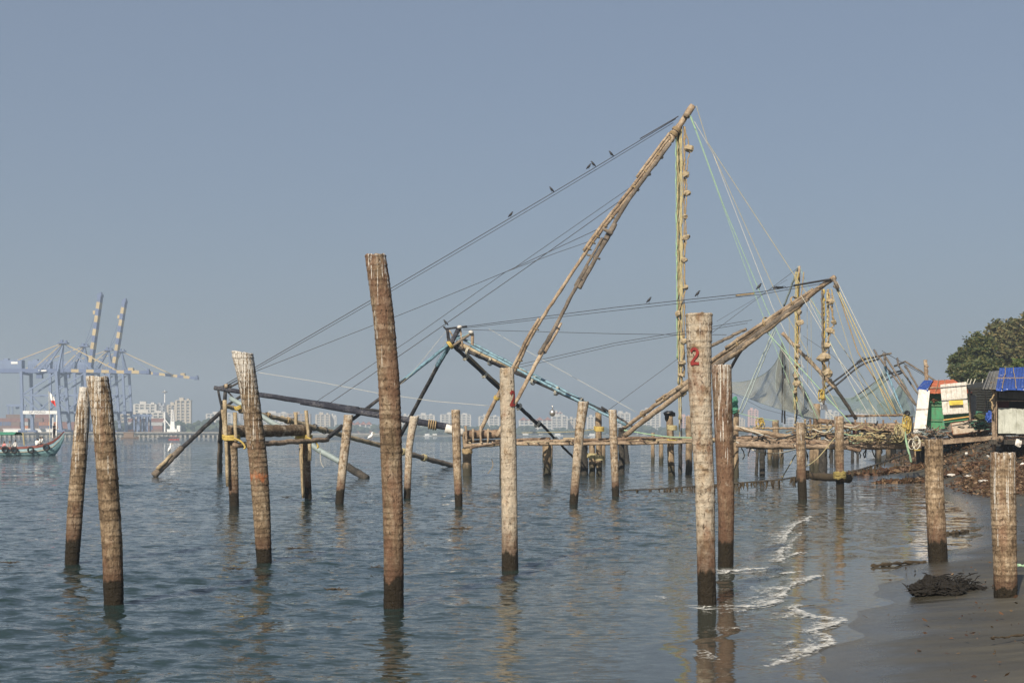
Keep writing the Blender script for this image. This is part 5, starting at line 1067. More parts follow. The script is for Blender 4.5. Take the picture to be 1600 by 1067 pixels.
for px, py, L, lb in ((668, 681.4, 9, 'left one of a white pair of far launches beside the navy boom end'), (680, 681.3, 9, 'right one of a white pair of far launches beside the navy boom end'), (822, 681.2, 12, 'far white launch below the palace-like building'), (845, 681.1, 10, 'far white launch under the black spar end'), (872, 681.2, 12, 'far white launch left of the leaning pale post'), (926, 681.3, 11, 'far white launch right of the leaning pale post'), (1002, 681.0, 12, 'far white launch below the biggest white tower')):
    small_boat(lb, px, py, L, BM['white'], 2.0, BM['white'])

# ---- wooden passenger boat at left with people
D = 157.0; bp = P(20, 712, D); bp.z = 0
boat = empty('passenger_boat', bp, 'turquoise wooden passenger boat with red gunwale, bow to the right, people aboard', 'boat')
HM = {'teal': rough_mat('hull_turquoise', (0.27, 0.46, 0.49), 0.25, 2, 0.5, 0.1, dirt=(0.10, 0.25, 0.27)), 'sky': rough_mat('hull_light_blue', (0.34, 0.52, 0.58), 0.25, 2, 0.5, 0.1), 'red': rough_mat('gunwale_red', (0.19, 0.055, 0.04), 0.3, 2, 0.6, 0.1), 'cream': rough_mat('hull_cream_line', (0.62, 0.58, 0.48), 0.15, 2, 0.6, 0.1), 'deck': rough_mat('boat_deck', (0.25, 0.18, 0.11), 0.3, 2, 0.8, 0.2)}
st_px = [-70, -40, -10, 15, 35, 55, 68, 78, 86, 92.5]; sheer = [1.1, 1.0, 0.95, 0.95, 1.02, 1.13, 1.34, 1.69, 2.19, 2.75]; half = [1.2, 1.5, 1.6, 1.6, 1.55, 1.35, 1.05, 0.7, 0.35, 0.05]; keel = [-.4, -.5, -.5, -.5, -.5, -.45, -.35, 0.0, 0.8, 1.9]
YC = D + 1.8
def sect(i, f, side):
    z = lerp(keel[i], sheer[i], f); b = half[i] * (math.sin(min(1, f * 1.15) * math.pi / 2) ** 0.6); return Vector((P(st_px[i], 0, D).x, YC + side * b, z))
def strake(name, f0, f1, mat, out=0.0, par=boat):
    mb = MB()
    for side in (-1, 1):
        for i in range(len(st_px) - 1):
            fs = np.linspace(f0, f1, 4)
            for a, b in zip(fs, fs[1:]):
                o_ = Vector((0, side * out, 0)); mb.quad(sect(i, a, side) + o_, sect(i + 1, a, side) + o_, sect(i + 1, b, side) + o_, sect(i, b, side) + o_)
    return mb.build(name, mat, par, smooth=True)
strake('hull', 0.0, 0.60, HM['teal']); strake('rubbing_strake', 0.58, 0.64, HM['cream'], 0.04); strake('topside', 0.64, 0.84, HM['sky'], 0.01); strake('gunwale', 0.83, 1.0, HM['red'], 0.05)
mb = MB(); 
for i in range(len(st_px) - 1):
    a, b = sect(i, 0.72, -1), sect(i + 1, 0.72, -1); c, e = sect(i + 1, 0.72, 1), sect(i, 0.72, 1); mb.quad(a, b, c, e)
mb.build('deck', HM['deck'], boat)
M['rubber'] = rough_mat('tyre_rubber', (0.015, 0.015, 0.016), 0.3, 8, 0.7, 0.2)
for px, py in ((8, 702), (22, 703), (48, 703), (70, 699)):
    c = P(px, py, D); j = int(np.interp(px, st_px, range(len(st_px)))); c.y = YC - half[j] * 1.0 - 0.22; pts = [c + Vector((0.30 * math.cos(t), -0.1 * math.sin(t), 0.30 * math.sin(t))) for t in np.linspace(0, 2 * math.pi, 17)]
    MB().tube(pts, 0.11, 7, False).build('tyre_fender', M['rubber'], boat, smooth=True)
def bpole(name, a, b, r_, m): MB().tube([P(a[0], a[1], D + 1.8), P(b[0], b[1], D + 1.8)], r_, 7).build(name, m, boat)
bpole('awning_pole', (36, 676), (38, 696), 0.08, M['rope_y']); bpole('bow_post', (83, 652), (82.5, 684), 0.06, M['plate_white']); bpole('bow_post', (89, 648), (88, 680), 0.08, M['plate_white'])
bpole('flag_pole', (76.5, 611), (78, 690), 0.035, M['rope_w'])
def flag_mat():
    t = NT('white_and_red_flag'); v = t.coord(kind='Generated'); sep = t.new('ShaderNodeSeparateXYZ'); t.link(v, sep.inputs[0]); f = t.math('LESS_THAN', sep.outputs['Z'], 0.42)
    return t.set(t.mix(f, (0.75, 0.75, 0.73), (0.6, 0.05, 0.04)), 0.8)
mb = MB(); gr = []
for i in range(9):
    row = []
    for j in range(7):
        px = 76.8 + i * 0.95 + j * 0.5; py = 612 + j * 2.6 + i * 1.0; row.append(P(px, py, D + 1.8 + 0.12 * math.sin(i * 1.1 + j * 0.4)))
    gr.append(row)
for i in range(8):
    for j in range(6): mb.quad(gr[i][j], gr[i][j + 1], gr[i + 1][j + 1], gr[i + 1][j])
mb.build('flag', flag_mat(), boat, smooth=True)
M['canopy_green'] = rough_mat('green_canopy_cloth', (0.05, 0.22, 0.14), 0.3, 2, 0.8, 0.2)
mb = MB(); x0, x1 = P(-60, 0, D).x, P(20, 0, D).x; z0 = P(0, 674, D).z
for q0, q1 in ((-1, -0.4), (-0.4, 0.4), (0.4, 1)):
    h0, h1 = z0 - 0.35 * q0 * q0, z0 - 0.35 * q1 * q1; mb.quad((x0, YC + q0 * 1.5, h0), (x1, YC + q0 * 1.5, h0), (x1, YC + q1 * 1.5, h1), (x0, YC + q1 * 1.5, h1)); mb.quad((x0, YC + q0 * 1.5, h0 - .06), (x1, YC + q0 * 1.5, h0 - .06), (x1, YC + q1 * 1.5, h1 - .06), (x0, YC + q1 * 1.5, h1 - .06))
mb.build('canopy', M['canopy_green'], boat)
for px in (-20, 2, 18): bpole('canopy_post', (px, 676), (px, 696), 0.05, M['plate_white'])
# people: skinned skeletons turned into one mesh with skin, hair and cloth regions
PM = {k: rough_mat('person_' + k, c, 0.12, 6, 0.8, 0.1) for k, c in (('skin', (0.20, 0.11, 0.07)), ('hair', (0.012, 0.010, 0.010)), ('white', (0.72, 0.71, 0.68)), ('dark', (0.03, 0.03, 0.04)), ('khaki', (0.22, 0.18, 0.12)), ('pink', (0.55, 0.22, 0.22)), ('grey', (0.28, 0.29, 0.31)))}
def person(label, pos, yaw, seated, shirt, legs, lean=0.0, arm=0.0):
    J = {}; hz = 0.45 if seated else 0.92
    J['hip'] = (0, 0, hz, .15); J['waist'] = (0.02 + lean * .3, 0, hz + .22, .14); J['chest'] = (0.03 + lean * .8, 0, hz + .44, .16); J['neck'] = (0.03 + lean, 0, hz + .60, .06); J['chin'] = (0.07 + lean, 0, hz + .68, .075); J['head'] = (0.05 + lean, 0, hz + .78, .10); J['crown'] = (0.03 + lean, 0, hz + .86, .07)
    E = [('hip', 'waist'), ('waist', 'chest'), ('chest', 'neck'), ('neck', 'chin'), ('chin', 'head'), ('head', 'crown')]
    for s, k in ((-1, 'l'), (1, 'r')):
        J['sh' + k] = (0.02 + lean * .9, s * .19, hz + .53, .065); J['el' + k] = (0.05 + lean + arm * .15, s * .25, hz + .27 + arm * .2, .048); J['wr' + k] = (0.26 + lean + arm * .1, s * .19, hz + .16 + arm * .45, .035); J['ha' + k] = (0.35 + lean + arm * .1, s * .17, hz + .15 + arm * .5, .04)
        if seated: J['th' + k] = (0.06, s * .10, hz, .10); J['kn' + k] = (0.46, s * .14, hz + .03, .065); J['an' + k] = (0.44, s * .13, 0.06, .045); J['to' + k] = (0.60, s * .14, 0.03, .04)
        else: J['th' + k] = (0, s * .10, hz - .06, .10); J['kn' + k] = (0.03, s * .12, .48, .07); J['an' + k] = (0.0, s * .12, .08, .045); J['to' + k] = (0.16, s * .14, .03, .04)
        E += [('chest', 'sh' + k), ('sh' + k, 'el' + k), ('el' + k, 'wr' + k), ('wr' + k, 'ha' + k), ('hip', 'th' + k), ('th' + k, 'kn' + k), ('kn' + k, 'an' + k), ('an' + k, 'to' + k)]
    names = list(J); me = bpy.data.meshes.new('person'); me.from_pydata([J[q][:3] for q in names], [(names.index(a), names.index(b)) for a, b in E], [])
    o = bpy.data.objects.new('person_tmp', me); S.collection.objects.link(o); o.modifiers.new('s', 'SKIN'); 
    sk = me.skin_vertices[0].data
    for i, q in enumerate(names): sk[i].radius = (J[q][3], J[q][3]); sk[i].use_root = (q == 'hip')
    sb = o.modifiers.new('u', 'SUBSURF'); sb.levels = 1; sb.render_levels = 1
    bpy.context.view_layer.update(); dg = bpy.context.evaluated_depsgraph_get(); m2 = bpy.data.meshes.new_from_object(o.evaluated_get(dg)); bpy.data.objects.remove(o)
    # a nose and brow to give the head a face
    m2.materials.clear()
    for q in ('skin', 'hair', shirt, legs): m2.materials.append(PM[q])
    for p in m2.polygons:
        c = p.center; best = min(names, key=lambda q: (Vector(J[q][:3]) - c).length - J[q][3]); b = best[:2]; p.use_smooth = True
        if best in ('head', 'crown'): p.material_index = 1 if (c.x < J['head'][0] + .045 or c.z > hz + .84) else 0
        elif best in ('neck', 'chin') or b in ('wr', 'ha', 'to'): p.material_index = 0
        elif best == 'hip' or b in ('th', 'kn', 'an'): p.material_index = 3 if b != 'an' else 0
        else: p.material_index = 2
    ob = bpy.data.objects.new('person', m2); S.collection.objects.link(ob); ob.location = pos; ob.rotation_euler = (0, 0, yaw); tag(ob, label, 'person', 'people aboard the passenger boat')
def seat(px, py, dy=0.0): q = P(px, py, D + 1.6 + dy); return q
for lb, px, hy_, yaw, st, sh, lg, ln, am, dy in (
    ('person in white shirt and dark hair seated amidships facing away', 25, 687, R(150), True, 'white', 'khaki', 0.05, 0, -0.6), ('person in white seated near the bow, back to the camera', 57, 684.5, R(70), True, 'white', 'dark', 0.08, 0, -0.4), ('person in white seated behind another near the bow, head showing above', 62, 682, R(20), True, 'white', 'khaki', 0.0, 0, 0.4),
    ('person in cream nearest the bow among the three seated together', 67, 681.5, R(-160), True, 'white', 'dark', 0.04, 0.1, 0.0), ('person standing at the bow in dark clothes beside the white posts', 84.5, 661, R(-30), False, 'dark', 'dark', 0.02, 0.3, 0.2), ('person in pink seated at the left edge of the boat', 7, 689, R(-120), True, 'pink', 'dark', 0.0, 0, -0.5), ('person in grey seated left of the white shirt amidships', 15, 688.5, R(-60), True, 'grey', 'dark', 0.05, 0, -0.4)):
    q = P(px, hy_, D + 1.6 + dy); q.z -= (0.45 if st else 0.92) + 0.86; person(lb, q, yaw, st, sh, lg, ln, am)

# ================================================================ RIGHT SIDE: stage, huts, trees, litter
def tarp_mat(name, c, spots=0.0):
    t = NT(name); v = t.coord(); a = t.noise(v, 1.6, 5, 0.6); col = t.ramp(a, [(0.3, tuple(x * 0.75 for x in c)), (0.7, tuple(min(1, x * 1.15) for x in c))])
    if spots: col = t.mix(t.math('MULTIPLY', t.ramp(t.noise(v, 7, 2, 0.4), [(0.69, 0.0), (0.71, 1.0)]), spots), col, (0.7, 0.7, 0.72))
    return t.set(col, 0.55, t.bump(t.math('ADD', a, t.math('MULTIPLY', t.noise(v, 6, 4), 0.3)), 0.6, 0.08))
M['tarp_blue'] = tarp_mat('blue_tarpaulin', (0.018, 0.065, 0.31), 0.8); M['tarp_orange'] = tarp_mat('orange_tarpaulin', (0.48, 0.13, 0.055), 0.3)
M['green_wall'] = rough_mat('green_sheet', (0.055, 0.25, 0.12), 0.25, 2.5, 0.7, 0.5, dirt=(0.10, 0.17, 0.09)); M['zinc'] = rough_mat('grey_zinc_sheet', (0.16, 0.16, 0.15), 0.3, 2, 0.6, 0.2, dirt=(0.10, 0.09, 0.08))
M['door_white'] = rough_mat('weathered_white_door', (0.52, 0.50, 0.46), 0.2, 3, 0.75, 0.4, dirt=(0.36, 0.32, 0.26)); M['pale_ply'] = rough_mat('pale_green_white_ply', (0.44, 0.46, 0.41), 0.2, 2, 0.75, 0.4, dirt=(0.29, 0.30, 0.25)); M['beige_metal'] = rough_mat('beige_metal_box', (0.38, 0.32, 0.25), 0.2, 2, 0.65, 0.3, dirt=(0.26, 0.18, 0.11))
M['rust'] = rough_mat('rusty_edge', (0.17, 0.07, 0.035), 0.4, 8, 0.9, 0.4); M['sign_yellow'] = rough_mat('yellow_sign', (0.55, 0.42, 0.05), 0.12, 4, 0.6, 0.1); M['orange_wood'] = rough_mat('orange_plank', (0.62, 0.36, 0.10), 0.2, 5, 0.7, 0.2); M['dark_inside'] = rough_mat('dark_cloth_and_inner_shade', (0.02, 0.022, 0.02), 0.4, 3, 0.9, 0.3); M['maroon'] = rough_mat('maroon_cloth', (0.09, 0.018, 0.02), 0.4, 4, 0.9, 0.3); M['teal_drum'] = rough_mat('teal_drum', (0.02, 0.11, 0.11), 0.3, 4, 0.6, 0.2)  # dark_inside: near-black, carries painted interior shade as well as dark sheets and gear

# everything on this bank stands about a third farther off than first paced out
_P = P; K6 = 1.353
def P(px, py, d): return _P(px, py, d * K6)
# stage that carries the huts: joists, planks, piles
stage = empty('shore_stage', P(1500, 725, 62), 'plank stage on piles above the litter, carrying the two huts', 'stage')
def plank(a, b, w_, h_, mat='deck', par=stage, name='plank'): return MB().beam(P(*a), P(*b), w_, h_).build(name, M[mat], par)
for k in range(16): plank((1430 + k * 8.2, 690 - k * 0.55 + random.uniform(-.6, .6), 62), (1437 + k * 7.6, 685 - k * 0.3 + random.uniform(-.6, .6), 74), 0.26, 0.05, random.choice(['deck', 'log', 'deck']))
for dd, y0, y1 in ((61, 695, 684), (64, 694, 682), (68, 693, 681), (73, 690, 681)): plank((1424, y0, dd), (1552, y1, dd), 0.10, 0.24, 'log' if dd == 61 else 'deck', name='joist')
for k in range(14): plank((1552 + k * 9, 688 + random.uniform(-.5, .5), 51), (1552 + k * 8.6, 684 + random.uniform(-.5, .5), 58), 0.24, 0.05, 'deck')
for dd in (51, 54, 57): plank((1545, 690, dd), (1690, 692, dd), 0.10, 0.22, 'pile_dark', name='joist')
for px, b, tp, w_, dk, dd in ((1437, 742, 694, 16, 1, 64), (1444, 742, 694, 9, 1, 68), (1504, 725, 690, 6, 1, 68), (1489, 725, 690, 4, 1, 70), (1516, 722, 690, 5, 1, 70), (1530, 722, 690, 5, 1, 66), (1553, 730, 604, 9, 0, 52), (1568, 730, 690, 12, 1, 53), (1580, 728, 690, 10, 1, 55), (1620, 735, 690, 12, 1, 52), (1594, 720, 690, 7, 1, 58), (1547, 724, 690, 7, 1, 60)):
    a = P(px, b, dd); e = P(px, tp, dd); r_ = w_ / 2 * dd / F; a.z = min(a.z, float(sand_z(a.x, a.y)) - 0.3)
    MB().tube(line(a, e, 8, 0, 0.012), [r_ * random.uniform(.92, 1.05) for _ in range(9)], 9).build('pile', M['pile_dark' if dk else 'log'], stage, smooth=True)
lg = MB().tube(line(P(1562, 686, 49.5), P(1566, 684, 55), 4), 0.15, 12).build('bearer_log', M['log'], stage, smooth=True); MB().tube([P(1562, 686, 49.46), P(1562, 686, 49.44)], 0.05, 8).build('log_heart', M['pile_dark'], lg)
for k in range(7): plank((1436 + k * 15, 697 + random.uniform(0, 8), 62.5), (1442 + k * 15 + random.uniform(-12, 18), 693 + random.uniform(0, 10), 66), 0.08, 0.06, 'pile_dark', name='brace')
MB().tube([P(1479, 718, 66), P(1479, 698, 66)], 0.26, 12).build('teal_drum', M['teal_drum'], loc=P(1479, 718, 66)); tag(bpy.data.objects['teal_drum'], 'teal drum standing under the stage behind the short pale post', 'drum')

# green hut with orange tarp roof
hut = empty('green_hut', P(1480, 680, 68), 'small hut with green front, orange tarp roof and blue tarp corner', 'hut')
x0, x1 = P(1446, 0, 68).x, P(1516, 0, 68).x; z0, z1 = P(0, 679, 68).z, P(0, 612, 68).z
def panel(par, name, mat, pts, th=0.06):
    """a flat board of real thickness from four photo points at their own depths"""
    q = [P(*p) for p in pts]; n = (q[1] - q[0]).cross(q[3] - q[0]).normalized()
    if n.y < 0: n = -n
    b = [p + n * th for p in q]; mb = MB(); mb.quad(*q); mb.quad(*reversed(b))
    for i in range(4): mb.quad(q[i], b[i], b[(i + 1) % 4], q[(i + 1) % 4])
    return mb.build(name, mat, par)
for k in range(3): panel(hut, 'front_sheet', M['green_wall'], [(1446, 677 - 22 * k, 68 - 0.02 * k), (1476, 677 - 22 * k, 68 - 0.02 * k), (1474, 654 - 22 * k, 68.0 - 0.02 * k), (1448 + (k > 0), 654 - 22 * k, 68.0 - 0.02 * k)], 0.04)
panel(hut, 'front_sheet', M['green_wall'], [(1476, 677, 68.05), (1517, 677, 68.05), (1516, 611, 68.05), (1474, 611, 68.05)], 0.04)
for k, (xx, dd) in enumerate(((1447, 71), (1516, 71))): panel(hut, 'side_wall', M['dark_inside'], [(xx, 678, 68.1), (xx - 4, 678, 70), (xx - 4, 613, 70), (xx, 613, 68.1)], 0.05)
for yy in (633, 656): MB().beam(P(1446, yy, 67.9), P(1476, yy + 1, 67.9), 0.05, 0.03).build('batten', M['mast_dark'], hut)
def sheet(par, name, mat, pts, n=6, lump=0.03):
    q = [Vector(p) for p in pts]; n *= 3; sd_ = random.uniform(0, 50); mb = MB(); g = [[q[0].lerp(q[1], i / n).lerp(q[3].lerp(q[2], i / n), j / n) + Vector((0, 0, lump * mnoise.noise((i * 7.0 / n, j * 5.0 / n, sd_)))) for j in range(n + 1)] for i in range(n + 1)]
    for i in range(n):
        for j in range(n): mb.quad(g[i][j], g[i + 1][j], g[i + 1][j + 1], g[i][j + 1])
    o = mb.build(name, mat, par, smooth=True); m = o.modifiers.new('s', 'SOLIDIFY'); m.thickness = 0.025; return o
ra, rb, rc, rd_ = P(1446, 613, 67.4), P(1519, 613, 67.4), P(1490, 593, 69), P(1460, 595, 69)
sheet(hut, 'roof_tarp', M['tarp_orange'], [ra, rb, rc, rd_], 8); sheet(hut, 'roof_tarp', M['tarp_orange'], [rb, P(1519, 613, 71), rc + Vector((0, .8, 0)), rc], 4); sheet(hut, 'blue_corner_tarp', M['tarp_blue'], [P(1433, 607, 67.8), P(1450, 606, 67.2), P(1458, 594, 68.9), P(1444, 594, 69)], 5)
sheet(hut, 'roof_tarp', M['tarp_orange'], [P(1448, 613, 71), P(1519, 613, 71), rc + Vector((0, .5, 0)), rd_ + Vector((0, .5, 0))], 4)
lk = MB().blob(P(1459, 626, 67.8), (0.10, 0.06, 0.13), 8, 6, 0.1); lk.build('padlock', M['rust'], hut); MB().beam(P(1450, 621, 67.85), P(1470, 628, 67.85), 0.03).beam(P(1450, 627, 67.85), P(1468, 623, 67.85), 0.03).build('chain', M['rust'], hut)
MB().tube(line(P(1446, 562, 71), P(1448, 598, 71), 8, 0, 0.02), [0.13, 0.12, 0.13, 0.13, 0.15, 0.13, 0.14, 0.13, 0.13], 9).build('timber_post', M['mast'], hut); MB().beam(P(1444, 570, 70.9), P(1451, 573, 70.9), 0.09).build('post_cleat', M['mast'], hut)
# boards leaning in front
def thing_panel(name, mat, pts, label, cat, th=0.05): root = empty(name, P(pts[0][0], pts[0][1], pts[0][2]), label, cat); panel(root, 'sheet', mat, pts, th); return root
wb = thing_panel('white_board', M['white_paint'], [(1428, 670, 66.2), (1447, 669, 66.2), (1453, 610, 67.2), (1436, 608, 67.2)], 'tall white board leaning left of the green hut front', 'board'); 
for k in range(2): panel(wb, 'seam', M['rust'], [(1431 + 0.5 * k, 639.6 + k, 66.65), (1450, 638.6 + k, 66.65), (1450, 638.3 + k, 66.64), (1431, 639.2 + k, 66.64)], 0.01)
thing_panel('white_offcut', M['white_paint'], [(1427, 677, 65.5), (1446, 673, 65.5), (1446, 669, 66), (1427, 672, 66)], 'low white offcut lying below the tall white board', 'board')
dr = empty('plank_door', P(1492, 652, 66.5), 'white plank door with small yellow notice leaning on the green hut', 'door')
for k in range(5):
    a = 1469 + k * 8.1; panel(dr, 'plank', M['door_white'], [(a + 4.5, 648 - k * 0.5, 66.5), (a + 12.2, 647.5 - k * 0.5, 66.5), (a + 7.9, 600 - k * 0.9, 67.2), (a + 0.2, 601 - k * 0.9, 67.2)], 0.05)
for yy, dx in ((603.5, 0.3), (624, 2.2), (646, 4.3)): MB().beam(P(1469 + dx, yy, 66.35 + (648 - yy) * 0.0149), P(1510 + dx * 0.8, yy - 3.2, 66.35 + (648 - yy) * 0.0149), 0.10, 0.04).build('cross_batten', M['door_white'], dr)
sg = panel(dr, 'notice', M['sign_yellow'], [(1483.5, 633, 66.45), (1505, 632, 66.45), (1504.5, 625, 66.55), (1482.5, 626, 66.55)], 0.01)
for k in range(3): MB().beam(P(1486 + 1.5 * k, 627.5 + 1.8 * k, 66.42 - 0.01 * k), P(1502 - 1.5 * k, 626.8 + 1.8 * k, 66.42 - 0.01 * k), 0.022, 0.004).build('notice_line', M['ink'], sg)
MB().beam(P(1474, 656, 66.2), P(1519, 650, 66.2), 0.12, 0.06).build('orange_plank', M['orange_wood'], loc=P(1474, 656, 66.2)); tag(bpy.data.objects['orange_plank'], 'orange plank lying under the white plank door', 'plank')
MB().beam(P(1472, 660, 66.1), P(1512, 655, 66.1), 0.12, 0.05).build('green_plank', M['green_wall'], loc=P(1472, 660, 66.1)); tag(bpy.data.objects['green_plank'], 'green plank edge below the orange plank', 'plank')
fz = empty('beige_box', P(1518, 678, 64), 'long beige metal box with rusty edges tipped on the stage', 'box')
bx = panel(fz, 'box_body', M['beige_metal'], [(1488, 679, 64), (1549, 672, 64), (1547, 651, 64.2), (1485, 661, 64.2)], 0.9)
for a, b in (((1487, 661), (1547, 651)), ((1489, 679), (1549, 672)), ((1530, 654), (1531, 675)), ((1548, 651), (1549, 672)), ((1486, 661), (1489, 679))): MB().beam(P(*a, 63.98), P(*b, 63.96), 0.06, 0.04).build('rusty_edge', M['rust'], fz)
mb = MB().blob(P(1529, 671, 63.9), (0.07, 0.05, 0.1), 8, 6, 0.1); mb.build('latch', M['rust'], fz)
# scrap heap between board and box
for k in range(26):
    px = random.uniform(1432, 1488); pole(stage, 'scrap_stick', P(px, 678 + random.uniform(-2, 6), random.uniform(63, 65.5)), P(px + random.uniform(-22, 22), 674 + random.uniform(-10, 8), random.uniform(63, 65.5)), 0.03, 0.03, M[random.choice(['pile_dark', 'rust', 'deck', 'pile_dark'])], n=3)
sheet(None, 'dark_sheet', M['dark_inside'], [P(1462, 682, 63.6), P(1489, 680, 63.6), P(1486, 668, 65), P(1466, 671, 65)], 6, 0.08); tag(bpy.data.objects['dark_sheet'], 'crumpled dark sheet beside the beige box', 'sheet')
# white trellis of thin bars on the roof edge
tr_ = empty('wire_rack', P(1525, 608, 66), 'thin pale wire rack sticking up between the two huts', 'rack')
for a, b in (((1509, 603), (1513, 592)), ((1514, 604), (1518, 592)), ((1519, 604), (1524, 592)), ((1533, 607), (1536, 592)), ((1508, 600), (1537, 602)), ((1531, 608), (1538, 603))): MB().tube([P(*a, 66), P(*b, 66)], 0.025, 5).build('bar', M['rope_w'], tr_)
# dark lean-to between the huts
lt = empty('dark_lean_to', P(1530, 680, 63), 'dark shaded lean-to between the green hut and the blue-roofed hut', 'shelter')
sheet(lt, 'roof_sheet', M['dark_inside'], [P(1512, 606, 63), P(1555, 604, 60), P(1552, 596, 66), P(1510, 598, 68)], 5); sheet(lt, 'shade_backing', M['dark_inside'], [P(1514, 676, 70), P(1552, 676, 70), P(1552, 606, 69), P(1514, 606, 70)], 6)  # near-black back sheet paints in the shade deep inside the lean-to
MB().tube(line(P(1516, 678, 65), P(1515, 608, 65), 5, 0, .02), 0.06, 6).build('post', M['log'], lt); panel(lt, 'grey_sheet', M['zinc'], [(1516, 655, 68), (1526, 650, 68), (1525, 617, 68.2), (1515, 617, 68.2)], 0.02)
bag('blue_bag', 1546, 651, 57, 0.20, 0.28, M['tarp_blue'], 'crumpled blue plastic bag beside the post of the blue-roofed hut', 'bag')
bag('leafy_heap', 1532, 652, 62, 0.35, 0.18, rough_mat('leaf_heap', (0.05, 0.07, 0.02), 0.5, 10, 0.9, 0.5), 'small heap of green leaves in the shade above the beige box', 'leaf heap')
# hut with blue tarp roof at the right edge
h2 = empty('blue_roof_hut', P(1600, 688, 53), 'hut with blue tarp roof and pale plywood front at the right edge', 'hut')
sheet(h2, 'roof_tarp', M['tarp_blue'], [P(1556, 608, 51), P(1700, 607, 51), P(1700, 574, 55), P(1562, 575, 55)], 10, 0.02); sheet(h2, 'zinc_sheet', M['zinc'], [P(1535, 607, 51.6), P(1558, 608, 51.02), P(1563, 578, 54.9), P(1545, 581, 55.3)], 4, 0.01)
sheet(h2, 'roof_tarp', M['tarp_blue'], [P(1700, 574, 55), P(1562, 575, 55), P(1556, 598, 60), P(1700, 598, 60)], 5, 0.02)
for k in range(4): MB().beam(P(1537.5 + 6 * k, 605.5, 51.2), P(1547 + 4.6 * k, 580, 55), 0.05, 0.04).build('zinc_rib', M['zinc'], h2)
for k, (a, b) in enumerate(((1560, 1587.5), (1588, 1614), (1614.5, 1660))): panel(h2, 'plywood_sheet', M['pale_ply'], [(a, 677 + (k == 1) * .7, 51.8), (b, 677 + (k == 1) * .7, 51.8), (b, 638 + k * 1.0, 51.8), (a, 637 + k * 1.2, 51.8)], 0.04)
panel(h2, 'dark_wall', M['dark_inside'], [(1556, 680, 54.8), (1680, 680, 54.8), (1680, 606, 54.8), (1556, 606, 54.8)], 0.05); panel(h2, 'maroon_cloth', M['maroon'], [(1556, 637, 52.4), (1577, 636, 52.4), (1577, 627, 52.4), (1556, 627, 52.4)], 0.03)  # dark_wall: shade of the hut interior put into its near-black colour
MB().beam(P(1555, 626, 51.9), P(1660, 627, 51.9), 0.05).build('rail', M['log'], h2); MB().beam(P(1556, 609, 51.4), P(1690, 608, 51.4), 0.09).build('eaves_beam', M['pile_dark'], h2); MB().beam(P(1557, 612, 51.7), P(1557, 688, 51.7), 0.05).build('corner_pole', M['log'], h2)
panel(h2, 'dark_window_sheet', M['zinc'], [(1561, 621, 52.6), (1600, 624, 52.6), (1600, 612, 52.6), (1561, 612, 52.6)], 0.02)
for a, b in (((1555, 612), (1547, 627)), ((1548, 606), (1557, 616)), ((1549, 627), (1551, 640))): rope(h2, 'rope', line(P(*a, 51.4), P(*b, 51.4), 5, 0.05, 0.03), 0.04, M['rope_b'])

# ropes, ragged skirts and battens that hold the tarps down; tangled gear on the stage
def skirt(par, name, mat, a, b, drop, n=26):
    a, b = P(*a), P(*b); mb = MB(); top = [a.lerp(b, i / n) + Vector((0, -.03, .02)) for i in range(n + 1)]; low = [p - Vector((0, random.uniform(-.04, .06), drop * random.uniform(.35, 1.25))) for p in top]
    for i in range(n): mb.quad(top[i], top[i + 1], low[i + 1], low[i])
    o = mb.build(name, mat, par); m_ = o.modifiers.new('s', 'SOLIDIFY'); m_.thickness = 0.012
skirt(h2, 'tarp_skirt', M['tarp_blue'], (1556, 608, 50.95), (1700, 607, 50.95), 0.10); skirt(hut, 'tarp_skirt', M['tarp_orange'], (1446, 613, 67.3), (1519, 613, 67.3), 0.09); skirt(hut, 'tarp_skirt', M['tarp_blue'], (1433, 607, 67.7), (1450, 606.5, 67.15), 0.2, 8)
for k, (a, b) in enumerate((((1566, 608, 50.8), (1572, 574, 54.7)), ((1588, 608, 50.8), (1583, 574, 54.7)), ((1612, 608, 50.8), (1606, 574, 54.7)), ((1556, 592, 52.6), (1700, 590, 52.6)))): rope(h2, 'tie_rope', line(P(*a) + Vector((0, 0, .05)), P(*b) + Vector((0, 0, .05)), 8, 0, .02), 0.022, M['rope_b'])
for a, b in (((1462, 613, 67.2), (1467, 594, 68.9)), ((1478, 613, 67.2), (1476, 594, 68.9))): rope(hut, 'tie_rope', line(P(*a) + Vector((0, 0, .05)), P(*b) + Vector((0, 0, .05)), 6, 0, .02), 0.02, M['rope_b'])
pole(hut, 'roof_batten', P(1452, 606, 67.8), P(1512, 605, 67.8), 0.05, 0.045, M['log']); pole(h2, 'roof_batten', P(1546, 598, 52.4), P(1640, 599, 52.2), 0.05, 0.05, M['mast_dark'])
def tangle(name, px, py, d, sx, sy, n, mats, label, cat, r_=0.02):
    root = empty(name, P(px, py, d), label, cat)
    for m in mats:
        mb = MB()
        for _ in range(n):
            c = P(px + random.gauss(0, sx), py - abs(random.gauss(0, sy)), d + random.uniform(-.5, .5)); pts = [c]
            for i in range(5): pts.append(pts[-1] + Vector((random.gauss(0, .16), random.gauss(0, .1), random.gauss(0, .06))))
            mb.tube(curve(pts, 3), r_ * random.uniform(.6, 1.5), 4)
        tag(mb.build('tangled_strands', M[m], root), kind='stuff')
tangle('net_tangle', 1455, 680, 62, 10, 3.0, 46, ('pile_dark', 'deck', 'grey_pole'), 'tangle of dark nets and sticks on the stage edge below the white board', 'net heap'); tangle('gear_heap', 1534, 668, 63, 8, 7, 40, ('pile_dark', 'dark_inside', 'green_plastic'), 'heap of dark gear in the shade behind the beige box', 'gear heap'); tangle('rope_tangle', 1375, 688, 51.5, 26, 3.5, 40, ('rope_b', 'rope_y', 'pile_dark'), 'tangled ropes strewn along the log stage left of the green hut', 'rope heap')
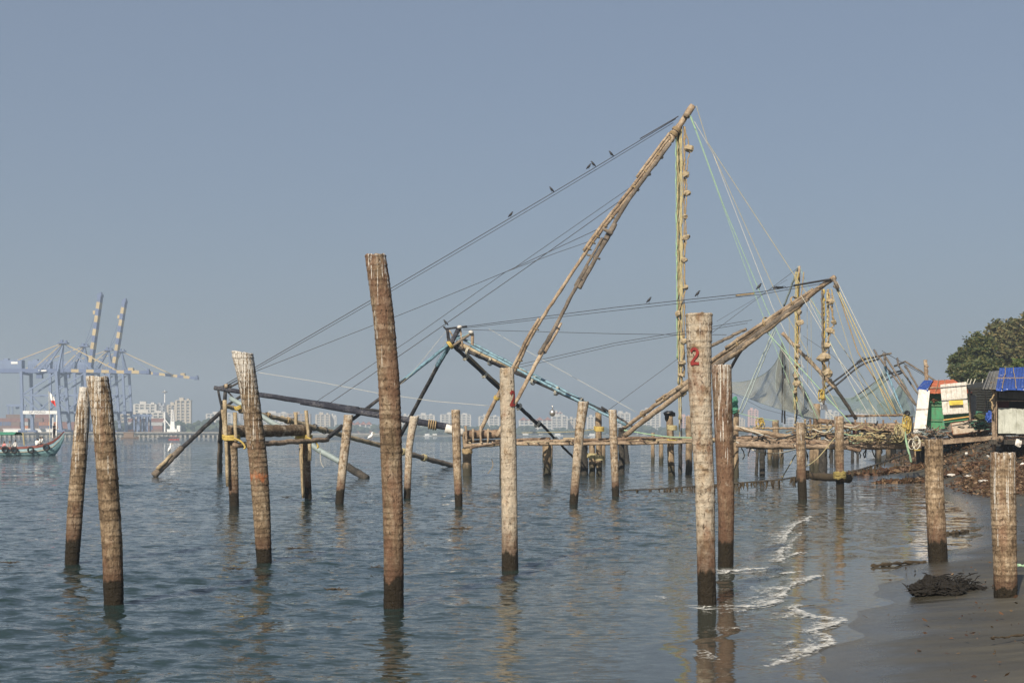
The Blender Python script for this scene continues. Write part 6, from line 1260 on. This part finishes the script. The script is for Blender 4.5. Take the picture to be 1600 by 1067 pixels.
for k in range(10): pole(stage, 'leaning_stick', P(1516 + 4 * k + random.uniform(-3, 3), 679, 64), P(1514 + 4 * k + random.uniform(-8, 8), random.uniform(606, 650), 66.5), 0.03, 0.025, M[random.choice(['pile_dark', 'log', 'deck', 'grey_pole'])], n=4)
# ---- trees
def leaf2(name, cols):
    t = NT(name); g = t.new('ShaderNodeNewGeometry'); col = t.ramp(g.outputs['Random Per Island'], [(i / (len(cols) - 1), c) for i, c in enumerate(cols)])
    t.set(col, 0.6); tr = t.new('ShaderNodeBsdfTranslucent'); t.link(col, tr.inputs['Color']); mx = t.new('ShaderNodeMixShader'); mx.inputs[0].default_value = 0.22
    t.link(t.b.outputs[0], mx.inputs[1]); t.link(tr.outputs[0], mx.inputs[2]); t.link(mx.outputs[0], t.out.inputs['Surface']); return t.m
M['leaf_dark'] = leaf2('leaves_dark', [(0.03, 0.05, 0.016), (0.056, 0.08, 0.024), (0.094, 0.108, 0.032), (0.135, 0.12, 0.042)]); M['leaf_brown'] = leaf2('leaves_olive_brown', [(0.055, 0.066, 0.022), (0.10, 0.105, 0.034), (0.155, 0.135, 0.05), (0.21, 0.165, 0.07)]); M['leaf_bright'] = leaf2('leaves_bright', [(0.04, 0.07, 0.012), (0.07, 0.10, 0.016), (0.11, 0.13, 0.025)])
M['bark'] = wood_mat('tree_bark', (0.03, 0.025, 0.02), (0.08, 0.065, 0.05), (0.15, 0.13, 0.10))
def tree(label, base, clumps, mat, nleaf, leaf=0.22, seed=1):
    rd = random.Random(seed); base = Vector(base); root = empty('shade_tree', base, label, 'tree', 'broad trees behind the huts'); top = Vector((0, 0, 0))
    for c, r_ in clumps: top += c
    top /= len(clumps); fork = base.lerp(top, 0.45); fork.z = lerp(base.z, top.z, 0.5)
    tk = MB(); tk.tube(curve([base, base.lerp(fork, 0.5) + Vector((0.2, 0, 0)), fork], 6), list(np.linspace(0.55, 0.32, 13)), 10); tk.build('trunk', M['bark'], root, smooth=True)
    for c, r_ in clumps:
        m_ = fork.lerp(c, 0.5) + Vector((rd.uniform(-.6, .6), rd.uniform(-.6, .6), rd.uniform(-.3, .8))); pts = curve([fork, m_, c], 6); MB().tube(pts, list(np.linspace(0.22, 0.04, len(pts))), 7).build('limb', M['bark'], root, smooth=True)
    rg = np.random.default_rng(seed); tot = sum(r_[0] * r_[2] for c, r_ in clumps); Vs = []; 
    for c, r_ in clumps:
        n = int(nleaf * r_[0] * r_[2] / tot); sub = max(6, n // 90)
        sc = rg.normal(size=(sub, 3)); sc /= np.linalg.norm(sc, axis=1)[:, None]; sc *= (0.45 + 0.7 * rg.random(sub) ** 0.6)[:, None]
        k = rg.integers(0, sub, n); off = rg.normal(size=(n, 3)) * 0.15
        p = (sc[k] + off) * np.array(r_) + np.array(c)
        a = rg.normal(size=(n, 3)); a[:, 2] *= 0.5; a /= np.linalg.norm(a, axis=1)[:, None]; b = np.cross(a, rg.normal(size=(n, 3))); b /= np.linalg.norm(b, axis=1)[:, None]
        L = (leaf * 1.3 * (0.6 + 0.8 * rg.random(n)))[:, None]; Vs.append(np.stack([p - a * L, p - b * L * 0.42, p + a * L, p + b * L * 0.42], 1).reshape(-1, 3))
    V_ = np.concatenate(Vs); Fq_ = np.arange(len(V_)).reshape(-1, 4); o = npmesh('crown', V_ - np.array(base), Fq_, mat, False); o.parent = root; OFF[o] = OFF[root]
def C(px, py, d, rx, rz, ry=None): k = d / F; return (P(px, py, d), (rx * k, (ry or rx) * k, rz * k))
gz = lambda px, d: (P(px, 0, d).x, d * K6, 2.2)
tree('big olive-brown dome-shaped tree rising highest behind the huts', gz(1615, 130), [C(1600, 545, 130, 52, 42), C(1560, 555, 128, 42, 36), C(1640, 530, 130, 55, 45), C(1575, 520, 131, 38, 28), C(1605, 512, 130, 34, 24), C(1540, 575, 126, 32, 26), C(1680, 560, 130, 60, 50), C(1635, 580, 127, 50, 30)], M['leaf_brown'], 30000, 0.21, 3)
tree('darker green tree at the left edge of the grove, reaching over the orange roof', gz(1530, 112), [C(1530, 545, 112, 30, 26), C(1508, 565, 112, 26, 22), C(1496, 582, 111, 20, 14), C(1535, 580, 110, 40, 24), C(1515, 590, 108, 30, 16), C(1555, 590, 110, 30, 20)], M['leaf_dark'], 22000, 0.17, 5)
tree('fresh green low tree just above the blue tarp roof', gz(1600, 95), [C(1596, 572, 95, 22, 15), C(1620, 580, 95, 26, 18), C(1640, 570, 95, 30, 24), C(1570, 590, 97, 20, 12)], M['leaf_bright'], 9000, 0.16, 8)
tree('low dark undergrowth tree filling the gap behind the lean-to', gz(1560, 84), [C(1540, 630, 84, 40, 30), C(1590, 620, 84, 40, 30), C(1512, 640, 86, 26, 26), C(1630, 620, 84, 40, 40)], M['leaf_dark'], 12000, 0.16, 9)

P = _P
# ---- washed-up weed and litter
M['litter'] = leaf2('weed_litter', [(0.03, 0.014, 0.008), (0.085, 0.042, 0.021), (0.13, 0.065, 0.032), (0.05, 0.036, 0.016), (0.25, 0.16, 0.09), (0.035, 0.018, 0.01)])
rg = np.random.default_rng(21)
def scatter(n, region, size):
    pts = []
    while len(pts) < n:
        y_ = rg.uniform(region[0], region[1]); s = rg.uniform(region[2], region[3]); x = s + float(xw(y_)); pr = region[4](s, y_)
        if rg.random() < pr: pts.append((x, y_, float(sand_z(x, y_))))
    p = np.array(pts); n = len(p); a = rg.normal(size=(n, 3)); a[:, 2] *= 0.45; a /= np.linalg.norm(a, axis=1)[:, None]; b = np.cross(a, rg.normal(size=(n, 3))); b /= np.linalg.norm(b, axis=1)[:, None]
    L = (size * (0.4 + 1.3 * rg.random(n) ** 2))[:, None]; W = L * rg.uniform(0.14, 0.6, n)[:, None]; p = p + np.array([0, 0, 0.06]) * rg.random((n, 1)) * 3
    return np.stack([p - a * L, p - b * W, p + a * L, p + b * W], 1).reshape(-1, 3)
def edge(s, y_): return float(smooth(np.array((s - 0.8 + 1.2 * mnoise.noise((y_ * 0.35, s * 0.35, 0))) / 1.2))) * float(smooth(np.array((y_ - 49.5 - 3.0 * mnoise.noise((s * 0.3, 3, 0))) / 3)))
Vl = np.concatenate([scatter(46000, (49, 66, 0.2, 14, edge), 0.07), scatter(30000, (60, 118, 0.5, 26, edge), 0.12), scatter(2600, (80, 93, -4.5, 3, lambda s, y_: 1.0 if abs(y_ - 85.5 - 0.35 * s) < 2.2 + 1.2 * mnoise.noise((s, y_, 1)) else 0), 0.24), scatter(1700, (68, 78, -2.2, 3, lambda s, y_: 1.0 if abs(y_ - 71 - 0.5 * s) < 1.0 + 1.0 * mnoise.noise((s, y_, 2)) else 0), 0.2), scatter(300, (14, 48, 0.05, 9, lambda s, y_: 0.5), 0.045), scatter(1500, (12, 48, 0.3, 10, lambda s, y_: 0.6 if abs(s - 1.6 - 0.5 * mnoise.noise((y_ * .3, 0, 0))) < 0.35 else 0.16), 0.022)])
lit = npmesh('washed_up_weed', Vl, np.arange(len(Vl)).reshape(-1, 4), M['litter'], False); tag(lit, 'brown heap of washed-up weed and leaf litter below the huts', 'weed litter', kind='stuff')
for px, py, sx, sz, lb in ((1486, 745, .55, .10, 'white foam scrap lying on the weed right of the short pale post'), (1513, 747, .5, .08, 'flat white scrap in the middle of the weed heap'), (1536, 755, .75, .09, 'long white strip at the foot of the weed heap'), (1591, 695, .5, .3, 'crumpled white bag under the blue-roofed hut'), (1598, 729, .35, .12, 'white scrap at the right edge of the weed heap'), (1510, 712, .2, .12, 'tiny pale scrap high on the weed heap left'), (1544, 716, .2, .1, 'tiny pale scrap high on the weed heap right')):
    dd = 55.0
    for _ in range(40):
        q = P(px, py, dd); z = float(sand_z(q.x, q.y)); dd += (0.3 if q.z > z + 0.05 else -0.3)
    q = P(px, py, dd); mb = MB(); mb.blob(q + Vector((0, 0, 0.1)), (sx / 3, 0.12, sz * 0.6), 9, 6, 0.35); tag(mb.build('white_scrap', M['white_paint'], loc=q), lb, 'scrap', 'scraps on the weed heap')
# dark clump of weed and roots on the sand
cl = empty('weed_clump', G(1478, 926, 0.1), 'dark sodden clump of weed and roots on the sand beside the thick right-hand post', 'weed clump'); M['clump'] = rough_mat('sodden_weed', (0.012, 0.009, 0.006), 0.5, 14, 0.7, 0.9, 0.04)
mb = MB(); cz = []
for px, py, sx, sz in ((1442, 918, .19, .13), (1465, 913, .20, .17), (1485, 916, .20, .14), (1452, 908, .10, .16), (1510, 919, .16, .07), (1530, 921, .13, .05), (1500, 910, .10, .10), (1472, 903, .12, .10)):
    q = G(px, 926 + random.uniform(-5, 0), 0.1); q.z = 0.08 + (926 - py) * q.y / F * 0.7; mb.blob(q, (sx * 1.1, sx * 0.85, sz * 0.8), 26, 18, 0.22); cz.append(q)
mb.build('matted_lump', M['clump'], cl)
mb = MB()
for _ in range(260):
    q = random.choice(cz) + Vector((random.gauss(0, .11), random.gauss(0, .09), random.gauss(0, .075))); q.z = max(q.z, 0.09); e = q + Vector((random.gauss(0, .09), random.gauss(0, .07), random.gauss(0, .04))); e.z = max(e.z, 0.085); mb.tube([q, (q + e) / 2 + Vector((0, 0, random.uniform(0, .03))), e], [0.006, 0.010, 0.004], 4)
tag(mb.build('root_strands', M['clump'], cl), kind='stuff')
def drift(label, pts, r_, m='weed'): c = curve([G(*p) for p in pts], 6); o = MB().tube([p + Vector((random.uniform(-.02, .02), 0, 0.02 + random.uniform(0, .02))) for p in c], [r_ * random.uniform(.5, 1.4) for _ in c], 6, True, 0.3).build('drift_stick', M[m], loc=c[0]); tag(o, label, 'drift stick', 'bits of driftwood and weed')
drift('thin weed strand at the water edge left of the short pale post', [(1362, 886), (1390, 884), (1420, 881), (1448, 880)], 0.03); drift('dark stick lying in the green reflection beside the short pale post', [(1482, 835), (1495, 834), (1512, 831)], 0.05); drift('yellow green stalk on the sand at the right edge', [(1588, 885, 0.2), (1600, 886, 0.2), (1612, 885, 0.2)], 0.02, 'rope_g'); drift('thin twig on the sand at the lower right corner', [(1548, 1001, .2), (1575, 998, .2), (1610, 995, .2)], 0.012)
def floater(label, px, py, n, w_):
    q = G(px, py); mb = MB()
    for _ in range(n):
        a = q + Vector((random.gauss(0, w_ * .6), random.gauss(0, w_ * .4), 0.03 + random.uniform(0, .03))); b = a + Vector((random.gauss(0, .12), random.gauss(0, .05), random.uniform(-.01, .03))); mb.tube([a, (a + b) / 2, b], [0.004, 0.008, 0.003], 4)
    tag(mb.build('floating_weed', M['weed'], loc=q), label, 'floating weed', 'bits of weed afloat', 'stuff')
for a in (('larger raft of floating weed between the tallest post and the pale post', 718, 829, 40, 0.22), ('small floating weed scrap right of the flared post foot', 460, 860, 12, 0.07), ('floating weed scrap left of the tallest post foot', 518, 925, 12, 0.09), ('floating weed scrap by the log frame right pile', 449, 778, 16, 0.2), ('floating weed scrap between the two left posts and the flared post', 364, 892, 18, 0.14), ('floating weed scrap near the foot of the tallest post', 588, 890, 9, 0.09), ('floating weed at far left below the boat', 20, 882, 12, 0.12)): floater(*a)
# foam lumps piled along the swash lines and round the two posts in the surf
def foam_mat():
    t = NT('sea_foam'); c = t.new('ShaderNodeTexCoord'); src = c.outputs['Object']
    e = t.new('ShaderNodeAttribute', attribute_name='edge').outputs['Fac']        # 1 at the running front, 0 where the lace has thinned out
    wv = t.new('ShaderNodeMix', data_type='VECTOR'); wv.inputs[0].default_value = 0.10; nz = t.new('ShaderNodeTexNoise'); nz.inputs['Scale'].default_value = 4.0; nz.inputs['Detail'].default_value = 4; t.link(src, nz.inputs['Vector']); t.link(src, wv.inputs[4]); t.link(nz.outputs['Color'], wv.inputs[5])
    lace = []
    for sc in (7.0, 17.0):
        v = t.new('ShaderNodeTexVoronoi', feature='DISTANCE_TO_EDGE'); v.inputs['Scale'].default_value = sc; t.link(wv.outputs[1], v.inputs['Vector']); lace.append(t.math('SUBTRACT', 1.0, t.math('MULTIPLY', v.outputs['Distance'], 4.2), True))
    n1 = t.noise(src, 2.2, 5, 0.65); n2 = t.noise(src, 26, 4, 0.7)
    f = t.math('ADD', t.math('MULTIPLY', e, 0.56), t.math('ADD', t.math('MULTIPLY', t.math('ADD', t.math('MULTIPLY', lace[0], 0.6), t.math('MULTIPLY', lace[1], 0.4)), 0.46), t.math('ADD', t.math('MULTIPLY', t.math('SUBTRACT', n1, 0.5), 1.1), t.math('MULTIPLY', t.math('SUBTRACT', n2, 0.5), 0.4))))
    al = t.math('MULTIPLY', t.ramp(f, [(0.50, 0.0), (0.95, 0.92)]), t.math('MULTIPLY', e, 8.0, True))
    m = t.set((0.60, 0.60, 0.57), 0.7, t.bump(n2, 0.6, 0.02)); t.link(al, t.b.inputs['Alpha']); return m
M['foam'] = foam_mat(); FV, FF, FE = [], [], []; base_i = 0
from mathutils.kdtree import KDTree
wco = np.empty(len(water.data.vertices) * 3, np.float32); water.data.vertices.foreach_get('co', wco); wco = wco.reshape(-1, 3); sel = wco[(wco[:, 1] > 9) & (wco[:, 1] < 46) & (wco[:, 0] > -2) & (wco[:, 0] < 16)]
kd = KDTree(len(sel))
for i, p in enumerate(sel): kd.insert((p[0], p[1], 0), i)
kd.balance()
for k, c in enumerate(fpts):
    wd = (1.0, 0.7, 1.2, 0.9, 1.3, 0.5, 0.5, 0.6, 0.4, 0.9, 1.0, 1.0, 0.9, 0.7, 0.8, 0.7, 1.2, 1.2, 1.0, 0.9)[k]; L = [Vector((c[0][0], c[0][1], 0))]
    for p in c[1:]: 
        q = Vector((p[0], p[1], 0)); m = max(1, int((q - L[-1]).length / 0.035)); st = L[-1]
        for j in range(1, m + 1): L.append(st.lerp(q, j / m))
    n = len(L); nw = 18
    for i, p in enumerate(L):
        tg = (L[min(i + 3, n - 1)] - L[max(i - 3, 0)]).normalized(); nn = Vector((-tg.y, tg.x, 0)); nn = nn if nn.x < 0 else -nn
        nn = (nn + Vector((-0.5, -0.15, 0))).normalized(); ends = min(1, min(i, n - 1 - i) / 8); wob = 0.05 * mnoise.noise((p.x * 3, p.y * 3, k)) + 0.03 * mnoise.noise((p.x * 11, p.y * 11, k)); ww = wd * (0.55 + 0.9 * abs(mnoise.noise((p.x * 1.3, p.y * 1.3, k + 5))))
        for j in range(nw):
            u = j / (nw - 1); q = p + nn * (u * ww - 0.04 + wob); q.z = sel[kd.find((q.x, q.y, 0))[1]][2] + 0.010 + (0.07 if k in (4, 5) else 0.034) * math.exp(-((u - 0.1) / 0.12) ** 2) * ends * (0.4 + 0.6 * abs(mnoise.noise((p.x * 5, p.y * 5, 2))))
            FV.append(tuple(q)); FE.append(ends * (min(1, u / 0.06) if u < 0.06 else max(0.0, 1 - (u - 0.06) * 1.1) ** 1.5) * (1.0 if k < 6 else 0.7))
    for i in range(n - 1):
        for j in range(nw - 1): FF.append((base_i + i * nw + j, base_i + i * nw + j + 1, base_i + (i + 1) * nw + j + 1, base_i + (i + 1) * nw + j))
    base_i += n * nw
fo_ = npmesh('sea_foam', np.array(FV), np.array(FF), M['foam']); at_ = fo_.data.attributes.new('edge', 'FLOAT', 'POINT'); at_.data.foreach_set('value', np.array(FE, dtype=np.float32))
tag(fo_, 'white lines of foam where ripples run up the beach', 'foam', kind='stuff')

# ================================================================ BIRDS
def crow(label, px, py, d, face=1, s=1.0, fly=False):
    c = P(px, py, d); mb = MB(); k = s * 0.26
    if not fly:
        b = [Vector((-.55 * face, 0, -.42)), Vector((-.30 * face, 0, -.12)), Vector((-.05 * face, 0, .10)), Vector((.18 * face, 0, .38)), Vector((.26 * face, 0, .58)), Vector((.34 * face, 0, .68)), Vector((.46 * face, 0, .68)), Vector((.62 * face, 0, .62))]
        mb.tube([c + q * k for q in b], [k * q for q in (0.07, .17, .26, .22, .14, .14, .07, .015)], 9)
        for q in (-.07, .07): mb.tube([c + Vector((.02 * face, q, -.1)) * k, c + Vector((.06 * face, q, -.55)) * k], 0.03 * k, 5)
        for q in (-1, 1): mb.tube([c + Vector((.12 * face, q * .22, .28)) * k, c + Vector((-.2 * face, q * .24, -.05)) * k, c + Vector((-.5 * face, q * .12, -.4)) * k], [.05 * k, .10 * k, .02 * k], 6)
    else:
        mb.tube([c + Vector(q) * k for q in ((-.9, 0, -.1), (-.4, 0, 0), (0, 0, .02), (.4, 0, 0), (.6, 0, .02), (.8, 0, -.02))], [k * q for q in (.12, .14, .2, .16, .12, .02)], 8)
        for sg_, zt in ((-1, -.35), (1, -.3)):
            for i in range(3):
                a, b2 = i / 3, (i + 1) / 3; f = lambda t_: Vector((sg_ * (.1 + 1.25 * t_), -.15 + .3 * t_, .30 * math.sin(t_ * 2.4) + zt * t_ * t_)) * k
                for ch0, ch1 in ((-.32, 0.0), (0.0, .3)):
                    w0, w1 = 1 - .5 * a, 1 - .5 * b2; mb.quad(c + f(a) + Vector((0, ch0 * w0 * k, .03 * k)), c + f(b2) + Vector((0, ch0 * w1 * k, .03 * k)), c + f(b2) + Vector((0, ch1 * w1 * k, 0)), c + f(a) + Vector((0, ch1 * w0 * k, 0)))
    tag(mb.build('crow', M['crow'], loc=c, smooth=True), label, 'crow', 'crows on the cables')
for a in (('lowest crow on the long twin cable of the tallest mast', 798, 336.5, 80, 1), ('second crow up the long twin cable of the tallest mast', 862, 297.5, 80, -1), ('left crow of the close pair on the long twin cable', 920, 261.5, 80, 1), ('right crow of the close pair on the long twin cable', 927, 257.5, 80, -1), ('highest crow on the long twin cable near the mast head', 955, 241.5, 80, -1),
          ('crow on the thin stay above the pale-blue pole hub', 696.5, 505, 81, -1), ('left crow on the level cables left of the hanging stones', 1014, 470, 76, 1), ('crow on the level cables just right of the hanging stones', 1090, 460, 74, 1), ('crow on the level cables near the right-leaning mast', 1186, 449, 70.5, 1)): crow(*a)
crow('crow flying below the head of the slim mast', 1217, 449.5, 72, 1, 1.25, True)
def egret(label, px, py, d, face=1, hunch=False, s=1.0):
    c = P(px, py, d); root = empty('egret', c, label, 'egret', 'white egrets'); k = s
    if hunch: b = [(-.22, .10), (-.10, .18), (.03, .26), (.10, .36), (.05, .44), (.10, .48), (.15, .47)]; r_ = [.02, .08, .10, .06, .04, .045, .03]
    else: b = [(-.16, .02), (-.08, .16), (.02, .32), (.06, .44), (.03, .52), (.05, .60), (.09, .63), (.12, .62)]; r_ = [.02, .08, .10, .06, .035, .03, .04, .025]
    mb = MB(); mb.tube([c + Vector((x * face, 0, z)) * k for x, z in b], [q * k for q in r_], 9); mb.build('body', M['egret'], root, smooth=True)
    h = c + Vector((b[-1][0] * face, 0, b[-1][1])) * k; MB().tube([h, h + Vector((.12 * face, 0, -.02)) * k], [.018 * k, .004 * k], 6).build('beak', M['beak'], root)
    for q in (-.03, .03): MB().tube([c + Vector((0, q, .2)) * k, c + Vector((.01 * face, q, -.12)) * k], .01 * k, 5).build('leg', M['crow'], root)
egret('white egret standing on the slanting leg pole at far left', 265.5, 706, 80.2, 1, False, 0.75); egret('hunched white egret on the bamboo pole left of the tallest post', 579.5, 687, 94, 1, True, 1.0); egret('white egret behind the flared post on the log frame', 379, 641, 83, 1, False, 0.6)

# ================================================================ HAZE
hz = MB().box((0, 1570, 58), (2800, 3260, 128)).build('haze', None)
t = NT('harbour_haze'); t.n.remove(t.b); pv = t.new('ShaderNodeVolumePrincipled'); pv.inputs['Density'].default_value = 0.00052; pv.inputs['Color'].default_value = (0.76, 0.88, 1.0, 1); pv.inputs['Anisotropy'].default_value = 0.3
t.link(pv.outputs[0], t.out.inputs['Volume']); hz.data.materials.append(t.m); tag(hz, 'pale harbour haze hanging over water and shore', 'haze', kind='stuff')
